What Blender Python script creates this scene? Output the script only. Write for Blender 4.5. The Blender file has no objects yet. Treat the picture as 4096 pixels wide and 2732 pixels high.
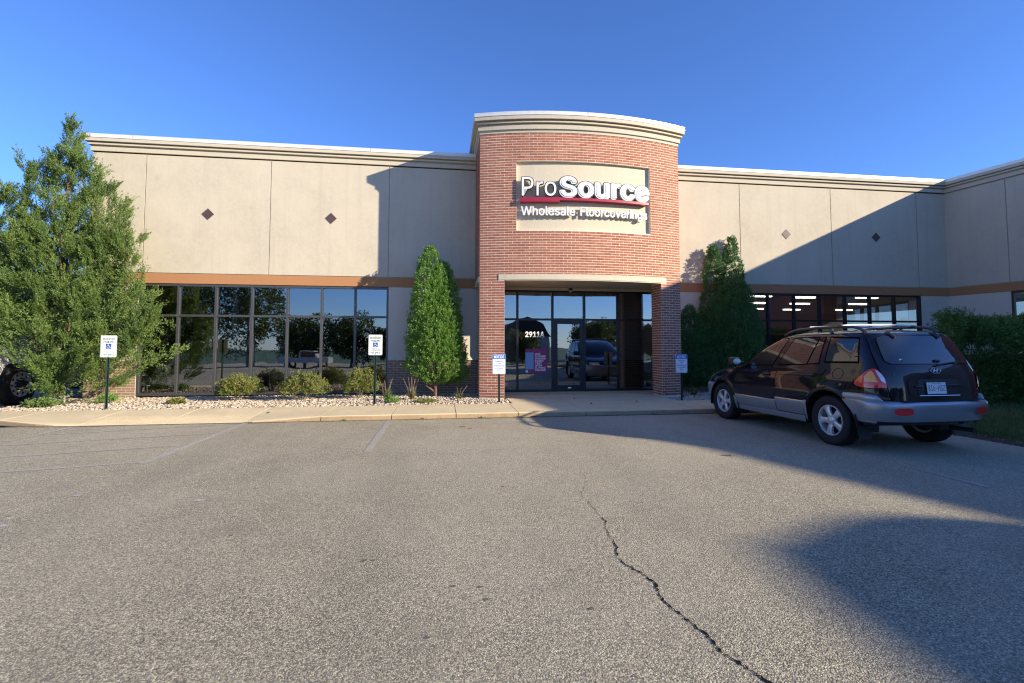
import bpy, bmesh, math, random, os
import numpy as np
from mathutils import Vector, Matrix

# ---------------------------------------------------------------- camera
SC = bpy.context.scene
COL = SC.collection
FPX, YAW, PITCH, CAMH = 1969.44, math.radians(8.048), math.radians(3.012), 1.42
cam_data = bpy.data.cameras.new("camera")
cam = bpy.data.objects.new("camera", cam_data)
COL.objects.link(cam)
cam_data.sensor_width = 36.0
cam_data.lens = FPX / 4096 * 36.0
cam_data.shift_y = -84.6 / 4096
cam_data.clip_start = 0.05
cam_data.clip_end = 2000
cam.location = (0, 0, CAMH)
cam.rotation_euler = (math.radians(90) + PITCH, 0, -YAW)
SC.camera = cam

# ---------------------------------------------------------------- light
SUN_DIR = Vector((1.66, -1.0, 0.66)).normalized()          # towards the sun
SUN_EL = math.asin(SUN_DIR.z)
world = bpy.data.worlds.new("World")
SC.world = world
world.use_nodes = True
wn = world.node_tree.nodes
wl = world.node_tree.links
for n in list(wn):
    wn.remove(n)
w_out = wn.new("ShaderNodeOutputWorld")
w_bg = wn.new("ShaderNodeBackground")
w_sky = wn.new("ShaderNodeTexSky")
w_sky.sky_type = 'NISHITA'
w_sky.sun_disc = False
w_sky.sun_elevation = SUN_EL
w_sky.sun_rotation = math.atan2(SUN_DIR.x, SUN_DIR.y)
w_sky.altitude = 300
w_sky.air_density = 1.0
w_sky.dust_density = 0.05
w_sky.ozone_density = 6.0
w_bg.inputs["Strength"].default_value = 0.132
w_tint = wn.new("ShaderNodeMix"); w_tint.data_type = 'RGBA'; w_tint.blend_type = 'MULTIPLY'; w_tint.inputs[0].default_value = 1.0
w_tint.inputs[7].default_value = (0.74, 0.81, 1.06, 1)          # deep polarised blue of the photograph, the same all over the sky
wl.new(w_sky.outputs["Color"], w_tint.inputs[6])
wl.new(w_tint.outputs[2], w_bg.inputs["Color"])
wl.new(w_bg.outputs["Background"], w_out.inputs["Surface"])
sun_data = bpy.data.lights.new("sun", 'SUN')
sun_data.energy = 5.0
sun_data.angle = math.radians(0.53)
sun_data.color = (1.0, 0.87, 0.66)
sun = bpy.data.objects.new("sun", sun_data)
COL.objects.link(sun)
sun.rotation_euler = SUN_DIR.to_track_quat('Z', 'Y').to_euler()
sun.location = SUN_DIR * 60
SC.view_settings.view_transform = 'Standard'
SC.view_settings.look = 'None'
SC.view_settings.gamma = 1.0
SC.view_settings.exposure = 0.93
SC.view_settings.use_curve_mapping = False
SC.render.engine = 'CYCLES'
SC.cycles.use_denoising = True
SC.cycles.denoiser = 'OPENIMAGEDENOISE'
SC.cycles.denoising_input_passes = 'RGB_ALBEDO_NORMAL'
SC.cycles.denoising_prefilter = 'NONE'
SC.cycles.use_adaptive_sampling = False
SC.cycles.pixel_filter_type = 'BLACKMAN_HARRIS'
SC.cycles.filter_width = 1.2
SC.cycles.sample_clamp_indirect = 4.0
SC.cycles.sample_clamp_direct = 30.0
SC.cycles.max_bounces = 8
SC.cycles.transparent_max_bounces = 16
SC.cycles.caustics_reflective = False
SC.cycles.caustics_refractive = False

# ---------------------------------------------------------------- pixel -> place helpers (photo pixels, 4096 wide)
_sy, _cy, _sp, _cp = math.sin(YAW), math.cos(YAW), math.sin(PITCH), math.cos(PITCH)
_F = np.array([_sy * _cp, _cy * _cp, _sp]); _R = np.array([_cy, -_sy, 0.0]); _U = np.cross(_R, _F)
_C = np.array([0, 0, CAMH])
def ray(px, py): return _F + _R * (px - 2048) / FPX - _U * (py - 1281.4) / FPX
def on_y(px, py, Y): d = ray(px, py); return _C + d * (Y / d[1])
def on_z(px, py, Z): d = ray(px, py); return _C + d * ((Z - CAMH) / d[2])

# ---------------------------------------------------------------- mesh helpers
def tag(o, label=None, cat=None, group=None, kind=None):
    if label: o["label"] = label
    if cat: o["category"] = cat
    if group: o["group"] = group
    if kind: o["kind"] = kind
    return o
def empty(name, loc=(0, 0, 0), rz=0.0):
    o = bpy.data.objects.new(name, None)
    o.empty_display_size = 0.2
    COL.objects.link(o)
    o.location = loc
    o.rotation_euler = (0, 0, rz)
    return o
def link(name, me, mat=None, parent=None, loc=None, rot=None):
    o = bpy.data.objects.new(name, me)
    COL.objects.link(o)
    if mat is not None and len(me.materials) == 0:
        me.materials.append(mat)
    if parent is not None: o.parent = parent
    if loc is not None: o.location = loc
    if rot is not None: o.rotation_euler = rot
    return o
class MB:
    """collects vertices and faces of ONE mesh"""
    def __init__(s): s.v = []; s.f = []
    def add(s, vs, fs):
        b = len(s.v); s.v.extend([tuple(map(float, p)) for p in vs]); s.f.extend([tuple(b + i for i in f) for f in fs]); return s
    def box(s, x0, x1, y0, y1, z0, z1):
        return s.add([(x0, y0, z0), (x1, y0, z0), (x1, y1, z0), (x0, y1, z0), (x0, y0, z1), (x1, y0, z1), (x1, y1, z1), (x0, y1, z1)],
                     [(3, 2, 1, 0), (4, 5, 6, 7), (0, 1, 5, 4), (1, 2, 6, 5), (2, 3, 7, 6), (3, 0, 4, 7)])
    def bbox(s, x0, x1, y0, y1, z0, z1, b=0.004):
        """box with chamfered edges"""
        bm = bmesh.new()
        bmesh.ops.create_cube(bm, size=1)
        bmesh.ops.scale(bm, vec=(x1 - x0, y1 - y0, z1 - z0), verts=bm.verts)
        bmesh.ops.translate(bm, vec=((x0 + x1) / 2, (y0 + y1) / 2, (z0 + z1) / 2), verts=bm.verts)
        bmesh.ops.bevel(bm, geom=bm.edges, offset=b, segments=2, affect='EDGES', profile=0.5)
        bm.verts.ensure_lookup_table()
        s.add([v.co[:] for v in bm.verts], [[v.index for v in f.verts] for f in bm.faces])
        bm.free(); return s
    def tube(s, pts, r, n=8, caps=True):
        pts = [Vector(p) for p in pts]
        rs = r if isinstance(r, (list, tuple)) else [r] * len(pts)
        base = len(s.v); prev = None
        for i, p in enumerate(pts):
            t = (pts[min(i + 1, len(pts) - 1)] - pts[max(i - 1, 0)]).normalized()
            if prev is None:
                a = Vector((0, 0, 1)) if abs(t.z) < .9 else Vector((1, 0, 0))
                u = t.cross(a).normalized()
            else:
                u = (prev - t * prev.dot(t)).normalized()
            prev = u; w = t.cross(u)
            for k in range(n):
                an = 2 * math.pi * k / n
                s.v.append(tuple(p + (u * math.cos(an) + w * math.sin(an)) * rs[i]))
        for i in range(len(pts) - 1):
            for k in range(n):
                a = base + i * n + k; b = base + i * n + (k + 1) % n
                s.f.append((a, b, b + n, a + n))
        if caps:
            s.f.append(tuple(base + k for k in reversed(range(n))))
            s.f.append(tuple(base + (len(pts) - 1) * n + k for k in range(n)))
        return s
    def grid(s, rows):
        """rows of points -> quads"""
        b = len(s.v); n = len(rows[0])
        for r in rows: s.v.extend([tuple(map(float, p)) for p in r])
        for i in range(len(rows) - 1):
            for k in range(n - 1):
                a = b + i * n + k
                s.f.append((a, a + 1, a + n + 1, a + n))
        return s
    def prism(s, poly, z0, z1):
        b = len(s.v); n = len(poly)
        for p in poly: s.v.append((p[0], p[1], z0))
        for p in poly: s.v.append((p[0], p[1], z1))
        s.f.append(tuple(b + k for k in reversed(range(n)))); s.f.append(tuple(b + n + k for k in range(n)))
        for k in range(n):
            j = (k + 1) % n; s.f.append((b + k, b + j, b + n + j, b + n + k))
        return s
    def lathe(s, prof, n=24, axis='z', org=(0, 0, 0), cap=False):
        b = len(s.v)
        for (r, h) in prof:
            for k in range(n):
                a = 2 * math.pi * k / n
                c, d = r * math.cos(a), r * math.sin(a)
                p = {'z': (c, d, h), 'x': (h, c, d), 'y': (d, h, c)}[axis]
                s.v.append((p[0] + org[0], p[1] + org[1], p[2] + org[2]))
        for i in range(len(prof) - 1):
            for k in range(n):
                j = (k + 1) % n
                s.f.append((b + i * n + k, b + i * n + j, b + (i + 1) * n + j, b + (i + 1) * n + k))
        if cap:
            s.f.append(tuple(b + k for k in reversed(range(n))))
            s.f.append(tuple(b + (len(prof) - 1) * n + k for k in range(n)))
        return s
    def mesh(s, name, smooth=False, angle=None, fix=True):
        me = bpy.data.meshes.new(name)
        me.from_pydata(s.v, [], s.f)
        if fix:
            bm = bmesh.new(); bm.from_mesh(me)
            bmesh.ops.recalc_face_normals(bm, faces=bm.faces)
            bm.to_mesh(me); bm.free()
        if smooth:
            me.polygons.foreach_set("use_smooth", [True] * len(me.polygons))
            if angle: me.set_sharp_from_angle(angle=math.radians(angle))
        me.update()
        return me
    def build(s, name, mat, parent=None, smooth=False, angle=None, loc=None, rot=None, fix=True):
        return link(name, s.mesh(name, smooth, angle, fix), mat, parent, loc, rot)
def np_mesh(name, verts, faces, smooth=False):
    """fast mesh: verts (n,3), faces (m,k) all of one size"""
    me = bpy.data.meshes.new(name)
    verts = np.asarray(verts, np.float32); faces = np.asarray(faces, np.int32)
    m, k = faces.shape
    me.vertices.add(len(verts)); me.vertices.foreach_set("co", verts.ravel())
    me.loops.add(m * k); me.loops.foreach_set("vertex_index", faces.ravel())
    me.polygons.add(m)
    me.polygons.foreach_set("loop_start", np.arange(0, m * k, k, dtype=np.int32))
    if smooth: me.polygons.foreach_set("use_smooth", np.ones(m, bool))
    me.update(calc_edges=True); me.validate()
    return me

# ---------------------------------------------------------------- material helpers
def material(name):
    m = bpy.data.materials.new(name); m.use_nodes = True
    nt = m.node_tree
    for n in list(nt.nodes): nt.nodes.remove(n)
    out = nt.nodes.new("ShaderNodeOutputMaterial")
    b = nt.nodes.new("ShaderNodeBsdfPrincipled")
    nt.links.new(b.outputs[0], out.inputs[0])
    return m, nt, b
def N(nt, typ, **kw):
    n = nt.nodes.new(typ)
    for k, v in kw.items():
        if hasattr(n, k): setattr(n, k, v)
        else: n.inputs[k.replace('_', ' ')].default_value = v
    return n
def ramp(nt, fac, stops):
    r = nt.nodes.new("ShaderNodeValToRGB")
    e = r.color_ramp.elements
    while len(e) < len(stops): e.new(0.5)
    for i, (p, c) in enumerate(stops):
        e[i].position = p; e[i].color = (*c, 1) if len(c) == 3 else c
    nt.links.new(fac, r.inputs[0])
    return r.outputs[0]
def noise(nt, vec, scale, detail=4, rough=.55, dist=0.0):
    n = nt.nodes.new("ShaderNodeTexNoise")
    n.inputs["Scale"].default_value = scale; n.inputs["Detail"].default_value = detail
    n.inputs["Roughness"].default_value = rough; n.inputs["Distortion"].default_value = dist
    if vec is not None: nt.links.new(vec, n.inputs["Vector"])
    return n.outputs[0]
def pos(nt): return nt.nodes.new("ShaderNodeNewGeometry").outputs["Position"]
def objco(nt): return nt.nodes.new("ShaderNodeTexCoord").outputs["Object"]
def mixc(nt, fac, a, b, mode='MIX'):
    m = nt.nodes.new("ShaderNodeMix"); m.data_type = 'RGBA'; m.blend_type = mode
    for i, x in ((0, fac), (6, a), (7, b)):
        if hasattr(x, 'is_output') or hasattr(x, 'links'): nt.links.new(x, m.inputs[i])
        elif i == 0: m.inputs[0].default_value = x
        else: m.inputs[i].default_value = (*x, 1) if len(x) == 3 else x
    return m.outputs[2]
def math_n(nt, op, a, b=0.5):
    m = nt.nodes.new("ShaderNodeMath"); m.operation = op
    for i, x in ((0, a), (1, b)):
        if hasattr(x, 'links'): nt.links.new(x, m.inputs[i])
        else: m.inputs[i].default_value = x
    return m.outputs[0]
def bump(nt, bsdf, h, strength=.3, dist=.01):
    b = nt.nodes.new("ShaderNodeBump")
    b.inputs["Strength"].default_value = strength; b.inputs["Distance"].default_value = dist
    nt.links.new(h, b.inputs["Height"]); nt.links.new(b.outputs[0], bsdf.inputs["Normal"])
def setc(nt, bsdf, c):
    if hasattr(c, 'links'): nt.links.new(c, bsdf.inputs["Base Color"])
    else: bsdf.inputs["Base Color"].default_value = (*c, 1)
M = {}
def plain(key, col, rough=.6, metal=0.0, spec=.5, var=0.0, scale=8.0, bmp=0.0, bscale=60.0, coat=0.0, emit=None, estr=0.0):
    m, nt, b = material(key)
    if var:
        nz = noise(nt, pos(nt), scale, 5)
        c = ramp(nt, nz, [(.3, tuple(x * (1 - var) for x in col)), (.7, tuple(min(1, x * (1 + var)) for x in col))])
        setc(nt, b, c)
    else: setc(nt, b, col)
    b.inputs["Roughness"].default_value = rough; b.inputs["Metallic"].default_value = metal
    b.inputs["Specular IOR Level"].default_value = spec
    b.inputs["Coat Weight"].default_value = coat
    if coat: b.inputs["Coat Roughness"].default_value = .02
    if bmp: bump(nt, b, noise(nt, pos(nt), bscale, 4), bmp, .004)
    if emit: b.inputs["Emission Color"].default_value = (*emit, 1); b.inputs["Emission Strength"].default_value = estr
    M[key] = m
    return m
# ---------------------------------------------------------------- materials
def mat_stucco(key, base, var=.10, fine=.05):
    m, nt, b = material(key)
    p = pos(nt)
    n1 = noise(nt, p, .9, 6, .6, .6); n2 = noise(nt, p, 5.5, 6, .65, 1.2); n3 = noise(nt, p, 160, 3, .6)
    st = nt.nodes.new('ShaderNodeMapping'); st.inputs['Scale'].default_value = (5.5, 5.5, .22); nt.links.new(p, st.inputs[0]); n5 = noise(nt, st.outputs[0], 1.0, 5, .6, .3)
    c = ramp(nt, n2, [(.30, tuple(x * (1 - var) for x in base)), (.62, base)])
    c = mixc(nt, ramp(nt, n1, [(.35, (0, 0, 0)), (.7, (1, 1, 1))]), c, tuple(x * (1 + var * .5) for x in base))
    n4 = noise(nt, p, 2.6, 8, .7, 2.5)
    c = mixc(nt, ramp(nt, n4, [(.27, (.55, .55, .55)), (.38, (0, 0, 0))]), c, tuple(x * (1 - 2.0 * var) for x in base))
    c = mixc(nt, ramp(nt, n3, [(.3, (.6, .6, .6)), (.5, (0, 0, 0))]), c, tuple(x * (1 - fine * 3) for x in base))
    c = mixc(nt, ramp(nt, n5, [(.30, (.42, .42, .42)), (.48, (0, 0, 0))]), c, tuple(x * (1 - 1.3 * var) for x in base))   # faint rain streaks
    setc(nt, b, c)
    b.inputs["Roughness"].default_value = .9
    b.inputs["Specular IOR Level"].default_value = .2
    h = math_n(nt, 'ADD', math_n(nt, 'MULTIPLY', noise(nt, p, 90, 4, .6), .6), noise(nt, p, 7, 4, .6, .8))
    bump(nt, b, h, .28, .012)
    M[key] = m
mat_stucco('stucco', (.53, .475, .375), .13)
mat_stucco('stucco_cream', (.60, .535, .41), .05)
mat_stucco('trim', (.53, .48, .38), .06, .03)
mat_stucco('band', (.40, .20, .095), .05, .02)
mat_stucco('lower_wall', (.58, .53, .45), .06)
plain('coping', (.74, .73, .69), .38, .15, var=.04)
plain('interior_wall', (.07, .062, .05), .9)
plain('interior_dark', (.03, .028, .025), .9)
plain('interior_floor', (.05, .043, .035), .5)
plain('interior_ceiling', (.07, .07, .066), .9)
plain('bronze_frame', (.035, .034, .036), .38, .6, var=.15)
plain('frame_grey', (.10, .10, .105), .4, .5, var=.1)
plain('roofing', (.35, .34, .33), .9)
def mat_brick(key, cols, mottled=.5):
    m, nt, b = material(key)
    g = nt.nodes.new("ShaderNodeNewGeometry"); oi = nt.nodes.new("ShaderNodeObjectInfo")
    r = math_n(nt, 'FRACT', math_n(nt, 'ADD', g.outputs["Random Per Island"], oi.outputs["Random"]), 0)
    c = ramp(nt, r, [(i / (len(cols) - 1), k) for i, k in enumerate(cols)])
    p = g.outputs["Position"]
    n1 = noise(nt, p, 22, 6, .65, .8)
    dark = tuple(x * .55 for x in cols[1])
    c = mixc(nt, ramp(nt, n1, [(.36, (mottled,) * 3), (.56, (0, 0, 0))]), c, dark)
    n2 = noise(nt, p, 9, 6, .7, 1.0)
    c = mixc(nt, ramp(nt, n2, [(.55, (0, 0, 0)), (.75, (mottled * .9,) * 3)]), c, (.50, .36, .27))
    setc(nt, b, c)
    b.inputs["Roughness"].default_value = .85
    b.inputs["Specular IOR Level"].default_value = .25
    bump(nt, b, math_n(nt, 'ADD', noise(nt, p, 60, 5, .6), noise(nt, p, 260, 2)), .35, .006)
    M[key] = m
mat_brick('brick', [(.36, .125, .075), (.42, .165, .10), (.31, .10, .065), (.46, .20, .125), (.39, .145, .088), (.33, .125, .08)])
mat_brick('tan_block', [(.30, .185, .125), (.34, .21, .14), (.28, .17, .12), (.32, .20, .13)], .2)
plain('mortar', (.80, .70, .56), .95, var=.12, scale=30, bmp=.3, bscale=200)
plain('mortar_tan', (.56, .53, .48), .95, var=.1, scale=30)

def mat_asphalt():
    m, nt, b = material('asphalt')
    p = pos(nt)
    v = nt.nodes.new("ShaderNodeTexVoronoi"); v.inputs["Scale"].default_value = 125
    nt.links.new(p, v.inputs["Vector"])
    sep = nt.nodes.new("ShaderNodeSeparateColor"); nt.links.new(v.outputs["Color"], sep.inputs[0])
    v2 = nt.nodes.new("ShaderNodeTexVoronoi"); v2.inputs["Scale"].default_value = 70
    nt.links.new(p, v2.inputs["Vector"])
    sep2 = nt.nodes.new("ShaderNodeSeparateColor"); nt.links.new(v2.outputs["Color"], sep2.inputs[0])
    c = ramp(nt, sep.outputs[0], [(0, (.06, .055, .045)), (.25, (.20, .172, .108)), (.5, (.48, .42, .265)), (.8, (.66, .58, .375)), (1, (.95, .86, .61))])
    c2 = ramp(nt, sep2.outputs[1], [(0, (.09, .08, .055)), (.4, (.38, .33, .22)), (.8, (.53, .46, .31)), (1, (.74, .66, .47))])
    c = mixc(nt, .45, c, c2)
    # tar between the stones
    c = mixc(nt, ramp(nt, v.outputs["Distance"], [(.45, (0, 0, 0)), (.75, (.75, .75, .75))]), c, (.05, .048, .046))
    # mottled fine contrast (patchy binder loss)
    c = mixc(nt, ramp(nt, noise(nt, p, 72, 3, .65), [(.36, (.75,) * 3), (.51, (0, 0, 0))]), c, (.05, .046, .04))
    c = mixc(nt, ramp(nt, noise(nt, p, 66, 3, .65), [(.54, (0, 0, 0)), (.70, (.55,) * 3)]), c, (.72, .66, .52))
    # large worn and dusty patches
    c = mixc(nt, ramp(nt, noise(nt, p, .35, 5, .6, .5), [(.35, (0, 0, 0)), (.7, (.35, .35, .35))]), c, (.52, .46, .335))
    c = mixc(nt, ramp(nt, noise(nt, p, 2.2, 5, .6, .5), [(.3, (.3, .3, .3)), (.5, (0, 0, 0))]), c, (.21, .185, .14))
    # wheel tracks running towards the kerb and out along the aisle
    sx = nt.nodes.new("ShaderNodeSeparateXYZ"); nt.links.new(p, sx.inputs[0])
    wob = math_n(nt, 'MULTIPLY', noise(nt, p, .25, 2), 2.5)
    ph = math_n(nt, 'SINE', math_n(nt, 'MULTIPLY', math_n(nt, 'ADD', sx.outputs[0], wob), 2.35), 0)
    tr_ = math_n(nt, 'MULTIPLY', ramp(nt, ph, [(.62, (0, 0, 0)), (1.0, (.30, .30, .30))]), noise(nt, p, 1.1, 4, .6))
    c = mixc(nt, tr_, c, (.15, .135, .11))
    c = mixc(nt, ramp(nt, noise(nt, p, .12, 3, .5), [(.40, (0, 0, 0)), (.62, (.28, .28, .28))]), c, (.60, .54, .41))
    # small oil drips
    vo = nt.nodes.new("ShaderNodeTexVoronoi"); vo.inputs["Scale"].default_value = 1.15; vo.inputs["Randomness"].default_value = 1
    nz = nt.nodes.new("ShaderNodeTexNoise"); nz.inputs["Scale"].default_value = 9
    nt.links.new(p, nz.inputs["Vector"])
    ad = nt.nodes.new("ShaderNodeVectorMath"); ad.operation = 'MULTIPLY_ADD'
    nt.links.new(nz.outputs[1], ad.inputs[0]); ad.inputs[1].default_value = (.09, .09, 0); nt.links.new(p, ad.inputs[2])
    nt.links.new(ad.outputs[0], vo.inputs["Vector"])
    so = nt.nodes.new("ShaderNodeSeparateColor"); nt.links.new(vo.outputs["Color"], so.inputs[0])
    spot = math_n(nt, 'MULTIPLY', ramp(nt, vo.outputs["Distance"], [(.03, (.75,) * 3), (.05, (0, 0, 0))]),
                  ramp(nt, so.outputs[0], [(.66, (0, 0, 0)), (.7, (1, 1, 1))]))
    c = mixc(nt, spot, c, (.03, .028, .027))
    setc(nt, b, c)
    b.inputs["Roughness"].default_value = .92
    b.inputs["Specular IOR Level"].default_value = .25
    h = math_n(nt, 'ADD', math_n(nt, 'MULTIPLY', v.outputs["Distance"], -1.0), math_n(nt, 'MULTIPLY', noise(nt, p, 75, 4, .65), 1.2))
    bump(nt, b, h, .6, .006)
    M['asphalt'] = m
mat_asphalt()
def mat_concrete(key, base, stain=.3, ribs=False):
    m, nt, b = material(key)
    p = pos(nt)
    c = ramp(nt, noise(nt, p, 1.6, 6, .6, .4), [(.3, tuple(x * .82 for x in base)), (.7, base)])
    c = mixc(nt, ramp(nt, noise(nt, p, 7, 6, .65, 1.0), [(.28, (stain,) * 3), (.5, (0, 0, 0))]), c, tuple(x * .62 for x in base))
    c = mixc(nt, ramp(nt, noise(nt, p, 220, 2, .5), [(.32, (.6,) * 3), (.5, (0, 0, 0))]), c, tuple(x * .6 for x in base))
    setc(nt, b, c)
    b.inputs["Roughness"].default_value = .9
    b.inputs["Specular IOR Level"].default_value = .3
    h = noise(nt, p, 130, 4, .6)
    bump(nt, b, h, .35, .005)
    M[key] = m
mat_concrete('concrete', (.74, .605, .375))
mat_concrete('kerb', (.46, .33, .19), .9)
mat_concrete('joint_dirt', (.20, .17, .13))
mat_concrete('foundation', (.40, .37, .32))
def mat_paint_line():
    m, nt, b = material('line_paint')
    p = pos(nt)
    c = mixc(nt, ramp(nt, noise(nt, p, 26, 5, .7), [(.45, (0, 0, 0)), (.64, (1, 1, 1))]), (.30, .275, .225), (.58, .56, .51))
    c = mixc(nt, ramp(nt, noise(nt, p, 1.3, 4, .6), [(.35, (.15, .15, .15)), (.6, (.9, .9, .9))]), c, (.34, .31, .25))
    setc(nt, b, c); b.inputs["Roughness"].default_value = .85
    bump(nt, b, noise(nt, p, 60, 4), .5, .01)
    M['line_paint'] = m
mat_paint_line()
plain('crack', (.012, .011, .010), 1.0, spec=.1)
plain('soil', (.075, .055, .04), .95, var=.4, scale=30, bmp=.6, bscale=60)
plain('tar_dark', (.03, .03, .03), .9)
def mat_pebble():
    m, nt, b = material('pebble')
    g = nt.nodes.new("ShaderNodeNewGeometry")
    c = ramp(nt, g.outputs["Random Per Island"], [(0, (.16, .12, .085)), (.15, (.40, .325, .235)), (.4, (.52, .44, .33)), (.6, (.46, .35, .245)), (.8, (.60, .54, .43)), (.93, (.26, .22, .18)), (1, (.40, .27, .18))])
    c = mixc(nt, ramp(nt, noise(nt, g.outputs["Position"], 70, 4), [(.35, (.35,) * 3), (.6, (0, 0, 0))]), c, (.36, .30, .24))
    setc(nt, b, c); b.inputs["Roughness"].default_value = .75
    M['pebble'] = m
mat_pebble()
def mat_leaf(key, cols, rough=.5, trans=.25, nscale=3.0):
    m, nt, b = material(key)
    g = nt.nodes.new("ShaderNodeNewGeometry")
    c = ramp(nt, g.outputs["Random Per Island"], [(i / (len(cols) - 1), k) for i, k in enumerate(cols)])
    n1 = noise(nt, g.outputs["Position"], nscale, 3, .6)
    c = mixc(nt, ramp(nt, n1, [(.4, (0, 0, 0)), (.65, (.55,) * 3)]), c, cols[-1])
    setc(nt, b, c)
    b.inputs["Roughness"].default_value = rough
    b.inputs["Specular IOR Level"].default_value = .35
    tr = nt.nodes.new("ShaderNodeBsdfTranslucent"); nt.links.new(c, tr.inputs[0])
    mx = nt.nodes.new("ShaderNodeMixShader"); mx.inputs[0].default_value = trans
    out = [n for n in nt.nodes if n.type == 'OUTPUT_MATERIAL'][0]
    nt.links.new(b.outputs[0], mx.inputs[1]); nt.links.new(tr.outputs[0], mx.inputs[2]); nt.links.new(mx.outputs[0], out.inputs[0])
    M[key] = m
mat_leaf('juniper_leaf', [(0.063, 0.121, 0.034), (0.098, 0.173, 0.044), (0.150, 0.236, 0.057), (0.075, 0.138, 0.037), (0.218, 0.293, 0.075)], nscale=1.6)
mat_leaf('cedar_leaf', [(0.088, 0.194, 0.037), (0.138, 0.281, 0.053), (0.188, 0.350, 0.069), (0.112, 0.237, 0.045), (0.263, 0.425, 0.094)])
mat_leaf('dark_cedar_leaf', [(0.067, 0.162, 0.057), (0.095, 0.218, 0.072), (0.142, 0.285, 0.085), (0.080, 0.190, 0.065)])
mat_leaf('hedge_leaf', [(0.056, 0.125, 0.035), (0.088, 0.181, 0.045), (0.125, 0.231, 0.057), (0.069, 0.150, 0.037), (0.175, 0.263, 0.069)])
mat_leaf('spirea_leaf', [(0.115, 0.190, 0.040), (0.172, 0.241, 0.052), (0.230, 0.276, 0.063), (0.138, 0.207, 0.046), (0.345, 0.184, 0.069), (0.196, 0.253, 0.057), (0.276, 0.299, 0.081)], .45, .3, 6)
mat_leaf('blade_leaf', [(.06, .12, .03), (.10, .17, .045), (.14, .20, .06), (.30, .24, .12)], .45, .3)
mat_leaf('dry_blade', [(.30, .22, .12), (.22, .17, .09), (.13, .16, .05), (.36, .27, .16)], .6, .3)
mat_leaf('grass_leaf', [(0.053, 0.113, 0.026), (0.083, 0.166, 0.040), (0.120, 0.210, 0.053), (0.210, 0.226, 0.090)], .5, .3)
mat_leaf('maple_leaf', [(.04, .085, .02), (.065, .12, .028), (.09, .15, .035), (.14, .12, .035)], .5, .25)
mat_leaf('autumn_leaf', [(.12, .10, .03), (.20, .11, .035), (.09, .12, .03), (.25, .09, .035)], .5, .25)
plain('bark', (.17, .105, .075), .95, var=.4, scale=25, bmp=.8, bscale=40)
plain('bark_grey', (.20, .17, .145), .95, var=.35, scale=25, bmp=.8, bscale=40)
plain('cut_wood', (.50, .36, .22), .8)
def mat_glass(key, tint, refl=.10, rough=.0):
    """tinted coated pane: partly lets light through, partly mirrors"""
    m, nt, b = material(key)
    nt.nodes.remove(b)
    out = [n for n in nt.nodes if n.type == 'OUTPUT_MATERIAL'][0]
    t = nt.nodes.new("ShaderNodeBsdfTransparent"); t.inputs[0].default_value = (*tint, 1)
    g = nt.nodes.new("ShaderNodeBsdfGlossy"); g.inputs["Roughness"].default_value = rough; g.inputs[0].default_value = (.93, .96, 1, 1)
    n1 = noise(nt, pos(nt), .9, 2, .5)
    bm_ = nt.nodes.new("ShaderNodeBump"); bm_.inputs["Strength"].default_value = .06; bm_.inputs["Distance"].default_value = .05
    nt.links.new(n1, bm_.inputs["Height"]); nt.links.new(bm_.outputs[0], g.inputs["Normal"])
    fr = nt.nodes.new("ShaderNodeFresnel"); fr.inputs[0].default_value = 1.5
    f = math_n(nt, 'ADD', fr.outputs[0], refl)
    mx = nt.nodes.new("ShaderNodeMixShader")
    nt.links.new(f, mx.inputs[0]); nt.links.new(t.outputs[0], mx.inputs[1]); nt.links.new(g.outputs[0], mx.inputs[2])
    nt.links.new(mx.outputs[0], out.inputs[0])
    M[key] = m
mat_glass('store_glass', (.42, .44, .44), .24)
plain('white_metal', (.78, .78, .77), .45)
plain('letter_white', (.86, .86, .85), .4)
plain('letter_side', (.60, .60, .59), .5)
plain('black_trim', (.02, .02, .022), .5)
plain('sign_red', (.33, .018, .045), .4, var=.08)
plain('sign_white', (.80, .82, .82), .4)
plain('sign_green', (.02, .13, .085), .5)
plain('sign_blue', (.012, .075, .33), .45)
plain('sign_blue_bright', (.015, .12, .50), .45)
plain('post_green', (.025, .055, .04), .45, .2, var=.3, scale=20)
plain('lamp_tube', (.9, .9, .85), .5, emit=(1.0, .93, .74), estr=5.0)
plain('poster_magenta', (.26, .018, .14), .5)
plain('poster_blue', (.18, .36, .58), .5)
plain('poster_pale', (.85, .83, .86), .5)
plain('number_white', (.95, .95, .95), .5)
plain('board_wood', (.40, .19, .07), .5, var=.35, scale=5)
plain('kiosk_grey', (.42, .42, .40), .5)
plain('pickup_paint', (.36, .37, .38), .35, coat=.5)
plain('old_white', (.42, .40, .36), .6, var=.25, scale=30)
plain('kiosk_dark', (.18, .18, .18), .4)
plain('gold_text', (.45, .36, .20), .5)
plain('brick_far', (.36, .14, .09), .9, var=.15, scale=20)
# ---------------------------------------------------------------- the commercial building
FY = 14.1
TX0, TX1, TCY, SAG = .926, 6.345, 12.45, .43
TCX = (TX0 + TX1) / 2; HALF = (TX1 - TX0) / 2
TR = (HALF ** 2 + SAG ** 2) / (2 * SAG); TYC = TCY - SAG + TR
PHI = math.asin(HALF / TR)
def arc(s, inset=0.0):
    """point on the tower front at arc length s from its middle; inset > 0 goes into the building"""
    a = s / TR
    return (TCX + (TR - inset) * math.sin(a), TYC - (TR - inset) * math.cos(a), a)
def s_of_x(x): return TR * math.asin((x - TCX) / TR)
bld = tag(empty("commercial_building", (3.6, FY, 0)), "tan stucco store building with curved red brick entrance tower and dark windows", "building")
def bpart(mb, name, mat, parent=None, **k):
    o = mb.build(name, M[mat], None, **k)
    par = parent or bld
    o.parent = par
    o.matrix_parent_inverse = par.matrix_world.inverted() if par is not bld else Matrix.Translation((-3.6, -FY, 0))
    return o
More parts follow.
